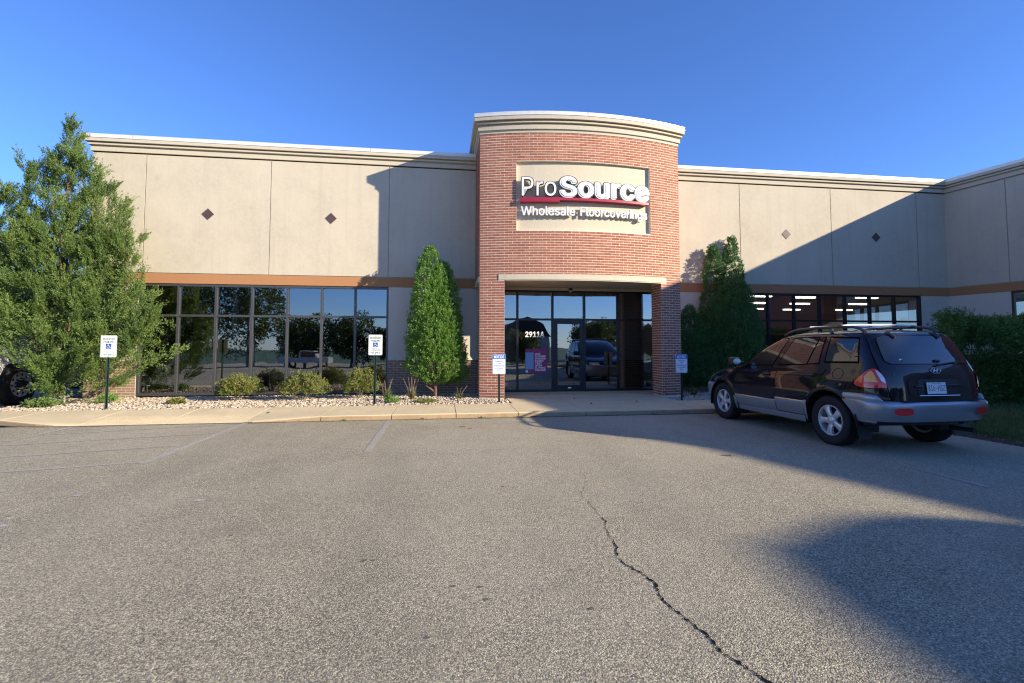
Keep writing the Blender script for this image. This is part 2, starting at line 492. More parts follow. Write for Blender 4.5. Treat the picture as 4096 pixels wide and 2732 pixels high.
def bpane(name, me, mat, parent):
    o = link(name, me, M[mat]); o.parent = parent
    o.matrix_parent_inverse = PINV.get(parent.name, Matrix.Identity(4))
    return o
PINV = {}
class Frame:
    def __init__(s, org, d):
        d = Vector((d[0], d[1], 0)).normalized(); s.o = Vector((org[0], org[1], 0)); s.d = d; s.n = Vector((d.y, -d.x, 0))
    def __call__(s, u, out, z):
        p = s.o + s.d * u + s.n * out; return (p.x, p.y, z)
    def box(s, mb, u0, u1, o0, o1, z0, z1):
        return mb.add([s(u0, o1, z0), s(u1, o1, z0), s(u1, o0, z0), s(u0, o0, z0), s(u0, o1, z1), s(u1, o1, z1), s(u1, o0, z1), s(u0, o0, z1)],
                      [(3, 2, 1, 0), (4, 5, 6, 7), (0, 1, 5, 4), (1, 2, 6, 5), (2, 3, 7, 6), (3, 0, 4, 7)])
def offset_path(path, o):
    res = []
    n = len(path)
    for i, p in enumerate(path):
        ns = []
        if i > 0:
            d = Vector((p[0] - path[i - 1][0], p[1] - path[i - 1][1])).normalized(); ns.append(Vector((d.y, -d.x)))
        if i < n - 1:
            d = Vector((path[i + 1][0] - p[0], path[i + 1][1] - p[1])).normalized(); ns.append(Vector((d.y, -d.x)))
        if len(ns) == 2:
            b = (ns[0] + ns[1]).normalized(); b = b / max(.2, b.dot(ns[0]))
        else: b = ns[0]
        res.append((p[0] + b.x * o, p[1] + b.y * o))
    return res
def sweep(path, prof, closed=False):
    mb = MB(); rings = [[(x, y, z) for (x, y) in offset_path(path, o)] for (o, z) in prof]
    mb.grid(rings)
    return mb
Z_SILL, Z_HEAD, Z_BAND0, Z_BAND1, Z_PAN0, Z_PAN1 = .125, 3.07, 3.085, 3.345, 3.365, 6.52
# --- straight facades
F_left = Frame((0, FY), (1, 0)); F_right = F_left
WC = (16.65, FY); WD = Vector((.2, -1)).normalized()
F_wing = Frame(WC, WD)
def facade(Fm, u0, u1, joints, parent_list):
    js = [u0] + joints + [u1]
    for i in range(len(js) - 1):
        a = js[i] + (.011 if i > 0 else 0); b = js[i + 1] - (.011 if i < len(js) - 2 else 0)
        mb = MB(); Fm.box(mb, a, b, -.12, 0.0, Z_PAN0, Z_PAN1 + .03)
        bpart(mb, "stucco_panel", 'stucco')
    mb = MB(); Fm.box(mb, u0, u1, -.30, -.022, Z_HEAD + .02, 6.75); bpart(mb, "backing_wall", 'stucco')
    mb = MB(); Fm.box(mb, u0, u1, -.20, .004, Z_BAND0, Z_BAND1); bpart(mb, "brown_band", 'band')
facade(F_left, -9.113, TX0 + .03, [-7.83, -4.69, -1.52], None)
facade(F_right, TX1 - .03, 16.72, [9.21, 12.39, 15.55], None)
facade(F_wing, -.10, 6.0, [1.60, 4.76], None)
# recessed dark diamonds
def diamond(Fm, u, z):
    mb = MB(); r = .155
    pts = [(u - r, z), (u, z - r), (u + r, z), (u, z + r)]
    front = [Fm(a, .012, b) for a, b in pts]; back = [Fm(a, -.01, b) for a, b in pts]
    mb.add(front + back, [(0, 1, 2, 3), (0, 4, 5, 1), (1, 5, 6, 2), (2, 6, 7, 3), (3, 7, 4, 0)])
    bpart(mb, "diamond_tile", 'diamond')
plain('diamond', (.085, .055, .05), .35, var=.2, scale=20)
for u in (-6.27, -3.09, 10.79, 14.0): diamond(F_left, u, 4.972)
# cornice and coping
PROF = [(0, 6.516), (0, 6.545), (.042, 6.548), (.042, 6.655), (.038, 6.660), (.008, 6.664), (.008, 6.698), (.088, 6.701), (.088, 6.745), (.084, 6.749), (.045, 6.752), (.045, 6.774), (.142, 6.777), (.142, 6.868), (.10, 6.872)]
wing_end = tuple(F_wing(6.0, 0, 0)[:2])
p_left = [(-9.113, 22), (-9.113, FY), (TX0 + .02, FY)]
p_right = [(TX1 - .02, FY), (16.65, FY), wing_end]
bpart(sweep(p_left, PROF), "cornice", 'trim', fix=False)
bpart(sweep(p_right, PROF), "cornice", 'trim', fix=False)
def coping(path, z0, z1, o, inner=-.25):
    pr = [(o - .03, z0), (o + .012, z0 - .004), (o + .012, z0 + .008), (o, z0 + .010), (o + .006, z1), (inner, z1 + .012)]
    bpart(sweep(path, pr), "coping", 'coping', fix=False)
def split_path(path, cuts):
    """cut the straight runs of a path at x positions, leaving hairline gaps"""
    return path
coping([(-9.113, 22), (-9.113, FY), (-8.105, FY)], 6.868, 6.966, .142)
coping([(-8.097, FY), (-2.03, FY)], 6.868, 6.966, .142)
coping([(-2.022, FY), (TX0 + .02, FY)], 6.868, 6.966, .142)
coping([(TX1 - .02, FY), (6.69, FY)], 6.868, 6.966, .142)
coping([(6.698, FY), (12.79, FY)], 6.868, 6.966, .142)
coping([(12.798, FY), (16.65, FY), F_wing(1.70, 0, 0)[:2]], 6.868, 6.966, .142)
coping([F_wing(1.708, 0, 0)[:2], wing_end], 6.868, 6.966, .142)
# lower wall either side of the window bands + block base
Z_BASE, Z_BLK = .085, 1.03
BL, BH = .2135, .0667
blk_me = MB().bbox(-.1015, .1015, -.03, .03, -.0285, .0285, .004).mesh("block")
BLK_COUNT = [0]
def block_wall(Fm, u0, u1, parts, first=0.0):
    mb = MB(); Fm.box(mb, u0, u1, -.20, -.0025, Z_BASE - .15, Z_BLK); core = bpart(mb, "block_wall", 'mortar_tan')
    PINV[core.name] = Matrix.Identity(4)
    rest = MB(); n = int(round((Z_BLK - Z_BASE) / BH)); hgt = (Z_BLK - Z_BASE) / n
    for r in range(n):
        z = Z_BASE + (r + .5) * hgt
        u = u0 - (BL / 2 if r % 2 else 0) - first
        while u < u1:
            a, b = max(u, u0), min(u + BL, u1); u += BL
            if b - a < .03: continue
            if parts and b - a > BL - .001:
                o = link("block", blk_me, M['tan_block'])
                p = Fm((a + b) / 2, -.028 + random.uniform(-.0015, .0015), z)
                o.location = p; o.rotation_euler = (0, 0, math.atan2(Fm.d.y, Fm.d.x))
                o.parent = core; BLK_COUNT[0] += 1
                o.matrix_parent_inverse = INV(core)
            else: Fm.box(rest, a + .005, b - .005, -.05, .002, z - .0285, z + .0285)
    if rest.v:
        o = rest.build("blockwork", M['tan_block']); o.parent = core; o.matrix_parent_inverse = INV(core)
        tag(o, kind="stuff")
    return core
def INV(o):
    m = Matrix.Identity(4)
    m = (Matrix.Translation(o.parent.location) @ o.matrix_parent_inverse) if o.parent else Matrix.Translation(o.location)
    return m.inverted()
random.seed(4)
def lower_wall(Fm, u0, u1):
    mb = MB(); Fm.box(mb, u0, u1, -.2, -.012, 1.14, Z_HEAD + .01)
    mb.add([Fm(u0, -.012, 1.14), Fm(u1, -.012, 1.14), Fm(u1, .03, 1.045), Fm(u0, .03, 1.045), Fm(u1, .03, 1.028), Fm(u0, .03, 1.028), Fm(u1, -.05, 1.028), Fm(u0, -.05, 1.028)],
           [(0, 3, 2, 1), (3, 5, 4, 2), (5, 7, 6, 4)])
    bpart(mb, "lower_wall", 'lower_wall')
for (a, b, pt) in ((-9.113, -7.885, True), (-1.50, TX0 + 1.2, True), (TX1 - 1.0, 9.19, False), (15.60, 17.0, False)):
    lower_wall(F_left, a, b); block_wall(F_left, a, b, pt, .06)
lower_wall(F_wing, -.3, 1.60); block_wall(F_wing, -.3, 1.60, False)
mb = MB(); F_left.box(mb, -9.113, 16.6, -.3, .015, -.2, Z_BASE - .002); bpart(mb, "foundation", 'foundation')
# end wall at the far left and body of the building behind
mb = MB(); mb.box(-9.11, -8.9, FY + .13, 34, -.2, 6.75); bpart(mb, "end_wall", 'stucco')
mb = MB(); mb.add([(-9.0, FY + .1, 6.80), (24, FY + .1, 6.80), (24, 34, 6.80), (-9.0, 34, 6.80)], [(0, 1, 2, 3)]); mb.box(-9, 24, 33.8, 34, 0, 6.8); bpart(mb, "roof", 'roofing')
# --- windows
pane_cache = {}
def window_band(Fm, us, z0, zr, z1, glass='store_glass', frame='frame_grey', depth=-.07, name="storefront_window", door=None, top=None):
    """us: mullion centre lines, first and last are the jambs"""
    fw = .028
    mb = MB()
    Fm.box(mb, us[0] - .03, us[-1] + .03, depth - .05, depth + .055, z0, z0 + .07)
    Fm.box(mb, us[0] - .03, us[-1] + .03, depth - .05, depth + .055, z1 - .055, z1)
    for i, u in enumerate(us):
        Fm.box(mb, u - fw, u + fw, depth - .048, depth + .058, z0 + .07, z1 - .055)
    w = bpart(mb, name, frame)
    inv = INV(w)
    for i in range(len(us) - 1):
        a, b = us[i] + fw, us[i + 1] - fw
        if not (door is not None and i == door):
            m2 = MB(); Fm.box(m2, a, b, depth - .046, depth + .052, zr - .028, zr + .028)
            o = m2.build("transom_rail", M[frame]); o.parent = w; o.matrix_parent_inverse = inv
        for (q0, q1) in ((z0 + .07, zr - .028), (zr + .028, z1 - .055)):
            if door is not None and i == door and q0 < 1: continue
            m3 = MB(); tilt = random.uniform(-.0015, .0015)
            m3.add([Fm(a, depth - tilt, q0), Fm(b, depth + tilt, q0), Fm(b, depth + tilt, q1), Fm(a, depth - tilt, q1)], [(0, 1, 2, 3)])
            o = m3.build("pane", M[glass], fix=False); o.parent = w; o.matrix_parent_inverse = inv
    return w
window_band(F_left, [-7.855, -6.94, -6.01, -5.105, -4.195, -3.30, -2.405, -1.53], Z_SILL, 2.235, Z_HEAD)
window_band(F_right, [9.22, 10.12, 11.02, 11.92, 12.82, 13.72, 14.62, 15.57], Z_SILL, 2.225, Z_HEAD, frame='bronze_frame')
window_band(F_wing, [1.63, 2.53, 3.43, 4.33, 5.2], Z_SILL, 2.225, Z_HEAD, frame='bronze_frame')
# --- entrance tower
tower = MB()
zT0, zT1 = 3.235, 6.885
ins = .0035
# mortar face of the upper front with the opening for the sign panel
PX0, PX1, PZ0, PZ1 = 1.842, 5.412, 4.37, 6.142
sL, sR = s_of_x(TX0), s_of_x(TX1); pS0, pS1 = s_of_x(PX0), s_of_x(PX1)
ss = sorted(set([sL + ins, sR - ins, pS0, pS1] + list(np.linspace(sL + .2, sR - .2, 25))))
zz = [3.08, PZ0, PZ1, zT1]
for i in range(len(ss) - 1):
    for j in range(3):
        if j == 1 and ss[i] >= pS0 - 1e-6 and ss[i + 1] <= pS1 + 1e-6: continue
        a, b = arc(ss[i], ins), arc(ss[i + 1], ins)
        tower.add([(a[0], a[1], zz[j]), (b[0], b[1], zz[j]), (b[0], b[1], zz[j + 1]), (a[0], a[1], zz[j + 1])], [(0, 1, 2, 3)])
# returns of the sign recess
REC = .085
for s0 in (pS0, pS1):
    a, b = arc(s0, 0.002), arc(s0, REC + .01)
    tower.add([(a[0], a[1], PZ0), (b[0], b[1], PZ0), (b[0], b[1], PZ1), (a[0], a[1], PZ1)], [(0, 1, 2, 3)])
psub = [q for q in ss if pS0 - 1e-6 <= q <= pS1 + 1e-6]
for z in (PZ0, PZ1):
    for i in range(len(psub) - 1):
        a, b, c, d = arc(psub[i], .002), arc(psub[i + 1], .002), arc(psub[i + 1], REC + .01), arc(psub[i], REC + .01)
        tower.add([(p[0], p[1], z) for p in (a, b, c, d)], [(0, 1, 2, 3)])
tower.add([(TX0 + ins, TCY + .01, 3.08), (TX0 + ins, 16, 3.08), (TX0 + ins, 16, zT1), (TX0 + ins, TCY + .01, zT1)], [(0, 1, 2, 3)])
tower.add([(TX1 - ins, TCY + .01, 3.08), (TX1 - ins, 16, 3.08), (TX1 - ins, 16, zT1), (TX1 - ins, TCY + .01, zT1)], [(0, 1, 2, 3)])
# pilasters (mortar cores)
PLX, PRX, PDEP = 1.545, 5.713, .62
def pil(x0, x1):
    s0, s1 = s_of_x(x0), s_of_x(x1)
    fr = [arc(q, ins) for q in np.linspace(s0 + ins, s1 - ins, 4)]
    yb = arc(s0 if x0 > 3 else s1)[1] + PDEP
    poly = [(p[0], p[1]) for p in fr] + [(x1 - ins, yb - ins), (x0 + ins, yb - ins)]
    tower.prism(poly, .02, 3.10)
    return yb
YB_L = pil(TX0, PLX); YB_R = pil(PRX, TX1)
tower_o = bpart(tower, "entrance_tower", 'mortar', fix=True)
tinv = INV(tower_o)
def tpart(mb, name, mat, **k):
    o = mb.build(name, M[mat], **k); o.parent = tower_o; o.matrix_parent_inverse = tinv; return o
# sign panel
pan = MB(); prows = []
for z in (PZ0 + .001, PZ1 - .001): prows.append([(arc(q, REC)[0], arc(q, REC)[1], z) for q in np.linspace(pS0 + .001, pS1 - .001, 25)])
pan.grid(prows); tpart(pan, "sign_panel", 'stucco_cream', fix=False)
# bricks
brick_me = MB().bbox(-.1000, .1000, -.03, .03, -.0268, .0268, .0035).mesh("brick")
cand = []; rest = MB()
nc = int(round((zT1 - .13) / BH)); CH = (zT1 - .13) / nc
def in_hole(xc, z):
    if z < 3.235 and PLX - .001 < xc < PRX + .001 and z < 3.10: return True
    return False
for r in range(nc):
    z = .13 + (r + .5) * CH
    segs = [(sL, sR)]
    if z < 3.10: segs = [(sL, s_of_x(PLX)), (s_of_x(PRX), sR)]
    elif z < 3.236: segs = [(sL, s_of_x(1.395)), (s_of_x(5.885), sR)]
    elif PZ0 - .02 < z < PZ1 + .02: segs = [(sL, pS0), (pS1, sR)]
    off = (BL / 2 if r % 2 else 0)
    for (a0, a1) in segs:
        q = sL - off
        while q < a1:
            a, b = max(q, a0), min(q + BL, a1); q += BL
            if b - a < .02: continue
            jit = random.uniform(-.0010, .0010)
            if b - a > BL - .001: cand.append(((a + b) / 2, z, jit))
            else:
                f0, f1 = arc(a + .005, -jit), arc(b - .005, -jit); k0, k1 = arc(a + .005, .05), arc(b - .005, .05)
                h = .0268
                rest.add([(f0[0], f0[1], z - h), (f1[0], f1[1], z - h), (k1[0], k1[1], z - h), (k0[0], k0[1], z - h), (f0[0], f0[1], z + h), (f1[0], f1[1], z + h), (k1[0], k1[1], z + h), (k0[0], k0[1], z + h)],
                         [(3, 2, 1, 0), (4, 5, 6, 7), (0, 1, 5, 4), (1, 2, 6, 5), (2, 3, 7, 6), (3, 0, 4, 7)])
cand.sort(key=lambda c: c[0] - (10 if c[1] < 3.1 and c[0] < 0 else 0))
bm_v = [v.co.copy() for v in brick_me.vertices]; bm_f = [tuple(p.vertices) for p in brick_me.polygons]
for i, (q, z, jit) in enumerate(cand):
    p = arc(q, .03 - jit)
    if i < 300:
        o = link("brick", brick_me, M['brick']); o.location = (p[0], p[1], z); o.rotation_euler = (0, random.uniform(-.004, .004), p[2])
        o.parent = tower_o; o.matrix_parent_inverse = tinv
    else:
        f0, f1 = arc(q - .1000, -jit), arc(q + .1000, -jit); k0, k1 = arc(q - .1000, .05), arc(q + .1000, .05); h = .0268
        rest.add([(f0[0], f0[1], z - h), (f1[0], f1[1], z - h), (k1[0], k1[1], z - h), (k0[0], k0[1], z - h), (f0[0], f0[1], z + h), (f1[0], f1[1], z + h), (k1[0], k1[1], z + h), (k0[0], k0[1], z + h)],
                 [(3, 2, 1, 0), (4, 5, 6, 7), (0, 1, 5, 4), (1, 2, 6, 5), (2, 3, 7, 6), (3, 0, 4, 7)])
def side_bricks(Fm, u0, u1, z0, z1, ph=0):
    for r in range(nc):
        z = .13 + (r + .5) * CH
        if z < z0 or z > z1: continue
        u = u0 - (BL / 2 if (r + ph) % 2 else 0)
        while u < u1:
            a, b = max(u, u0), min(u + BL, u1); u += BL
            if b - a < .02: continue
            Fm.box(rest, a + .005, b - .005, -.05, random.uniform(-.001, .001), z - .0268, z + .0268)
side_bricks(Frame((TX0, 16.0), (0, -1)), 0, 16 - TCY - .052, 3.236, zT1)               # left flank of the tower
side_bricks(Frame((TX1, TCY + .052), (0, 1)), 0, 3.5, 3.236, zT1)                      # right flank
side_bricks(Frame((TX0, YB_L), (0, -1)), 0, YB_L - TCY - .052, .13, 3.10)
side_bricks(Frame((TX1, TCY + .052), (0, 1)), 0, PDEP - .1, .13, 3.10)
side_bricks(Frame((PRX, YB_R), (0, -1)), 0, PDEP - .052, .13, 3.09, 1)
side_bricks(Frame((PLX, YB_L - PDEP + .052), (0, 1)), 0, PDEP - .052, .13, 3.09, 1)
side_bricks(Frame((PLX, YB_L), (-1, 0)), .05, PLX - TX0 - .05, .13, 3.10)
side_bricks(Frame((TX1, YB_R), (-1, 0)), .05, TX1 - PRX - .05, .13, 3.10)
tag(tpart(rest, "brickwork", 'brick', fix=False), kind="stuff")
# stone lintel over the entrance and on the flanks
lin = MB(); rows = []
sl = list(np.linspace(s_of_x(1.40), s_of_x(5.88), 22))
for (i_, z) in ((.30, 3.10), (-.012, 3.10), (-.012, 3.236), (.05, 3.236)): rows.append([(arc(q, i_)[0], arc(q, i_)[1], z) for q in sl])
lin.grid(rows)
for q in (sl[0], sl[-1]):
    lin.add([(*arc(q, .05)[:2], 3.10), (*arc(q, -.012)[:2], 3.10), (*arc(q, -.012)[:2], 3.236), (*arc(q, .05)[:2], 3.236)], [(0, 1, 2, 3)])
tpart(lin, "lintel", 'stucco_cream')
for x0, x1 in ((TX0 - .012, TX0 + .2), (TX1 - .2, TX1 + .012)):
    m2 = MB().box(x0, x1, TCY + .30, FY, 3.10, 3.236); tpart(m2, "lintel", 'stucco_cream')
# portico ceiling and bulkhead
cl = MB(); pts = [(arc(q, .20)[0], arc(q, .20)[1]) for q in np.linspace(sL + .1, sR - .1, 16)] + [(TX1 - .06, FY), (TX0 + .06, FY)]
cl.prism(pts, 3.104, 3.16); tpart(cl, "portico_ceiling", 'stucco_cream')
m2 = MB().box(TX0 + .06, TX1 - .06, 13.90, FY + .2, 3.035, 3.103); tpart(m2, "bulkhead", 'stucco_cream')
# tower cornice + coping
TP = [(TX0, 16.0), (TX0, TCY)] + [arc(q)[:2] for q in np.linspace(sL, sR, 31)[1:-1]] + [(TX1, TCY), (TX1, 16.0)]
TPROF = [(-.02, 6.872), (.012, 6.876), (.012, 6.955), (.050, 6.958), (.050, 7.066), (.046, 7.070), (.016, 7.074), (.016, 7.106), (.098, 7.109), (.098, 7.146), (.094, 7.150), (.055, 7.153), (.055, 7.180), (.150, 7.183), (.150, 7.283), (.1, 7.287)]
tpart(sweep(TP, TPROF), "cornice", 'trim', fix=False)
def tcoping(path):
    o = .150; z0, z1 = 7.283, 7.376
    pr = [(o - .03, z0), (o + .012, z0 - .004), (o + .012, z0 + .008), (o, z0 + .010), (o + .006, z1), (-.3, z1 + .012)]
    tpart(sweep(path, pr), "coping", 'coping', fix=False)
h = len(TP) // 2
mid = TP[h]
tcoping(TP[:h] + [(mid[0] - .004, mid[1])]); tcoping([(mid[0] + .004, mid[1])] + TP[h + 1:])
m2 = MB(); m2.add([(p[0], p[1], 7.30) for p in TP], [tuple(range(len(TP)))]); m2.box(TX0 + .05, TX1 - .05, 15.9, 16.0, 6.7, 7.30)
tpart(m2, "tower_roof", 'roofing', fix=False)
# --- entrance glazing
F_entry = Frame((0, 13.95), (1, 0))
ent = window_band(F_entry, [TX0 + .20, 2.131, 3.161, 4.112, 5.136, TX1 - .06], .118, 2.195, 3.035, frame='bronze_frame', depth=-.03, name="entrance_glazing", door=2)
einv = INV(ent)
def epart(mb, name, mat, **k):
    o = mb.build(name, M[mat], **k); o.parent = ent; o.matrix_parent_inverse = einv; return o
mb = MB()   # door leaf frame
x0, x1, z0, z1 = 3.197, 4.078, .128, 2.180
for (a, b, c, d) in ((x0, x0 + .105, z0, z1), (x1 - .105, x1, z0, z1), (x0 + .105, x1 - .105, z0, z0 + .17), (x0 + .105, x1 - .105, z1 - .115, z1)):
    F_entry.box(mb, a, b, -.05, .02, c, d)
door = epart(mb, "entrance_door", 'bronze_frame')
mb = MB(); F_entry.box(mb, 3.189, 4.084, -.055, .028, 2.182, 2.23); epart(mb, "door_header", 'bronze_frame')
mb = MB(); mb.add([F_entry(x0 + .1, -.01, z0 + .165), F_entry(x1 - .1, -.01, z0 + .165), F_entry(x1 - .1, -.01, z1 - .11), F_entry(x0 + .1, -.01, z1 - .11)], [(0, 1, 2, 3)])
epart(mb, "door_pane", 'store_glass', fix=False)
mb = MB(); F_entry.box(mb, 4.0, 4.055, .02, .045, 1.0, 1.28); F_entry.box(mb, 4.008, 4.047, .045, .085, 1.05, 1.23); epart(mb, "push_handle", 'black_trim')
mb = MB(); mb.lathe([(.0, .05), (.018, .05), (.022, .02)], 12, 'y', (4.028, 13.89, .965)); epart(mb, "lock_cylinder", 'white_metal')
mb = MB(); F_entry.box(mb, 3.60, 3.70, -.005, .026, .205, .245); epart(mb, "floor_latch", 'white_metal')
# --- wing carried on past the frame (its roofline throws the shadow over the lot)
def wing_x(y): return 16.65 + .2 * (FY - y)
poly = [(wing_x(8.3), 8.3), (wing_x(-2.3), -2.3), (20.15, -2.9), (20.7, -3.36), (21.16, -4.06), (22.15, -7.25), (21.8, -6.95), (21.3, -6.8), (20.8, -6.8), (20.3, -7.0), (19.75, -7.25), (19.6, -8.0), (19.2, -14), (36, -14), (36, 8.3)]
mb = MB(); mb.prism(poly, -.3, 6.97); bpart(mb, "wing_block", 'stucco')
poly = [(18.2, 8.12), (17.2, 8.1), (16.98, 7.2), (16.85, 6.2), (16.84, 5.3), (16.95, 4.3), (17.25, 3.3), (17.6, 2.75), (18.6, 2.7), (19.2, 2.7), (19.2, 8.12)]
mb = MB(); mb.prism(poly, -.3, 7.37); bpart(mb, "wing_tower", 'brick_far')
plain('gutter', (.16, .125, .08), .95, var=.55, scale=24, bmp=.6, bscale=80)
plain('oil', (.12, .105, .085), .8, var=.7, scale=90, bmp=.5, bscale=70)
# ---------------------------------------------------------------- parking lot, pavement, beds
CURB_Y, WALK_Z, BACK_Y = 9.82, .10, 11.28
ISL_X = 8.12
lot = MB()
xs = [-600, -120, -40, -14, -9, -6, -3, 0, 3, 6, 9, 14, 40, 120, 600]
ys = [-600, -160, -60, -30, -12, -3, 0, 4, 8, 9.9, 12, 16, 40, 120, 600]
def lot_z(x, y):
    z = 0.0
    if y < -3: z -= (min(-3 - y, 40)) * .035
    return z
lot.grid([[(x, y, lot_z(x, y)) for x in xs] for y in ys])
LOT = tag(lot.build("parking_lot", M['asphalt'], smooth=True), kind="structure")
def lot_child(mb, name, mat, **k):
    return mb.build(name, M[mat], LOT, **k)
# painted lines
random.seed(11)
def stripe(x0, x1, y0, y1, z=.004):
    mb = MB()
    n = max(2, int(max(abs(x1 - x0), abs(y1 - y0)) / .25)); rows = []
    for i in range(n + 1):
        t = i / n
        if abs(y1 - y0) > abs(x1 - x0):
            y = y0 + (y1 - y0) * t; rows.append([(x0 + random.uniform(-.006, .006), y, z), (x1 + random.uniform(-.006, .006), y, z)])
        else:
            x = x0 + (x1 - x0) * t; rows.append([(x, y0 + random.uniform(-.006, .006), z), (x, y1 + random.uniform(-.006, .006), z)])
    mb.grid(rows)
    lot_child(mb, "parking_line", 'line_paint')
stripe(-1.04, -.94, 6.9, 9.74)
stripe(-3.64, -3.53, 6.6, 9.76)
stripe(-6.47, -6.37, 8.4, 9.78)
stripe(5.27, 5.36, 9.15, 9.72); stripe(5.33, 5.40, 7.9, 8.3); stripe(5.42, 5.50, 4.3, 5.1)
mb = MB()
def hatch(x0, y0, x1, y1, w=.09):
    d = Vector((x1 - x0, y1 - y0)).normalized(); n = Vector((-d.y, d.x)) * w / 2
    m = MB(); k = 12; rows = []
    for i in range(k + 1):
        t = i / k; x = x0 + (x1 - x0) * t; y = y0 + (y1 - y0) * t
        rows.append([(x - n.x, y - n.y, .004), (x + n.x, y + n.y, .004)])
    m.grid(rows); lot_child(m, "parking_line", 'line_paint')
hatch(-3.72, 9.70, -6.33, 8.95); hatch(-3.66, 8.75, -6.33, 8.05); hatch(-3.66, 7.75, -6.33, 7.05); hatch(-3.66, 6.70, -6.33, 6.05)
# small reflective dashes of fresh paint left of the lines
for (px, py) in ((527, 1894), (313, 1983), (13, 2104), (796, 2002)):
    p = on_z(px, py, 0); m = MB(); m.add([(p[0] - .05, p[1] - .02, .005), (p[0] + .02, p[1] - .03, .005), (p[0] + .05, p[1] + .015, .005), (p[0] - .02, p[1] + .03, .005)], [(0, 1, 2, 3)])
    lot_child(m, "paint_patch", 'old_white')
# crack running through the lot
cp = [(360, 372), (385, 400), (380, 445), (365, 480), (400, 520), (435, 560), (475, 600), (470, 630), (490, 660), (525, 715), (522, 760), (570, 800), (640, 835), (700, 885), (715, 935), (760, 985), (815, 1025), (880, 1075), (945, 1130), (985, 1185), (1060, 1230), (1130, 1275), (1215, 1326), (1330, 1400)]
cw = [on_z(2000 + x / 1.1217, 1550 + y / 1.1217, 0) for x, y in cp]
fine = []
for i in range(len(cw) - 1):
    for k in range(7):
        t = k / 7; p = cw[i] * (1 - t) + cw[i + 1] * t
        j = .010 if k else .004
        fine.append((p[0] + random.uniform(-j, j), p[1] + random.uniform(-j, j)))
rows = []
for i, (x, y) in enumerate(fine):
    a = fine[max(0, i - 1)]; b = fine[min(len(fine) - 1, i + 1)]
    d = Vector((b[0] - a[0], b[1] - a[1])).normalized(); n = Vector((-d.y, d.x))
    w = (.0008 + .0040 * min(1, i / 90)) * random.choice((.35, .7, 1.0, 1.3, 1.7))
    rows.append([(x - n.x * w, y - n.y * w, .0035), (x + n.x * w, y + n.y * w, .0035)])
mb = MB(); mb.grid(rows)
for k in range(14, len(fine) - 6, 11):        # short side branches
    x, y = fine[k]; a = random.choice((-1, 1)) * random.uniform(.7, 1.5) - 1.57; r2 = []
    for q in range(6):
        r2.append([(x - .0009, y, .0036), (x + .0009 + .001 * (5 - q) / 5, y, .0036)]); x += math.cos(a) * .018 + random.uniform(-.006, .006); y += math.sin(a) * .018 + random.uniform(-.006, .006)
    mb.grid(r2)
lot_child(mb, "crack", 'crack')
# oil drips, some with a paler rim worn round them
for i, (vx, vy, r_) in enumerate(((1062, 980, .07), (1080, 984, .045), (1668, 1046, .085), (835, 1288, .03), (858, 1287, .018), (1040, 1347, .022), (1103, 1348, .022), (1115, 1377, .02), (1310, 1310, .016), (1358, 1398, .02), (980, 1465, .018), (530, 1230, .02), (1352, 1290, .012), (590, 1265, .012))):
    p = on_z(vx * 4096 / 2351, vy * 4096 / 2351, 0); m = MB(); rr_ = [r_ * .75 * random.uniform(.5, 1.15) for _ in range(14)]
    m.add([(p[0] + rr_[k] * 1.3 * math.cos(2 * math.pi * k / 14), p[1] + rr_[k] * math.sin(2 * math.pi * k / 14), .0032) for k in range(14)], [tuple(range(14))]); lot_child(m, "oil_spot", 'oil')
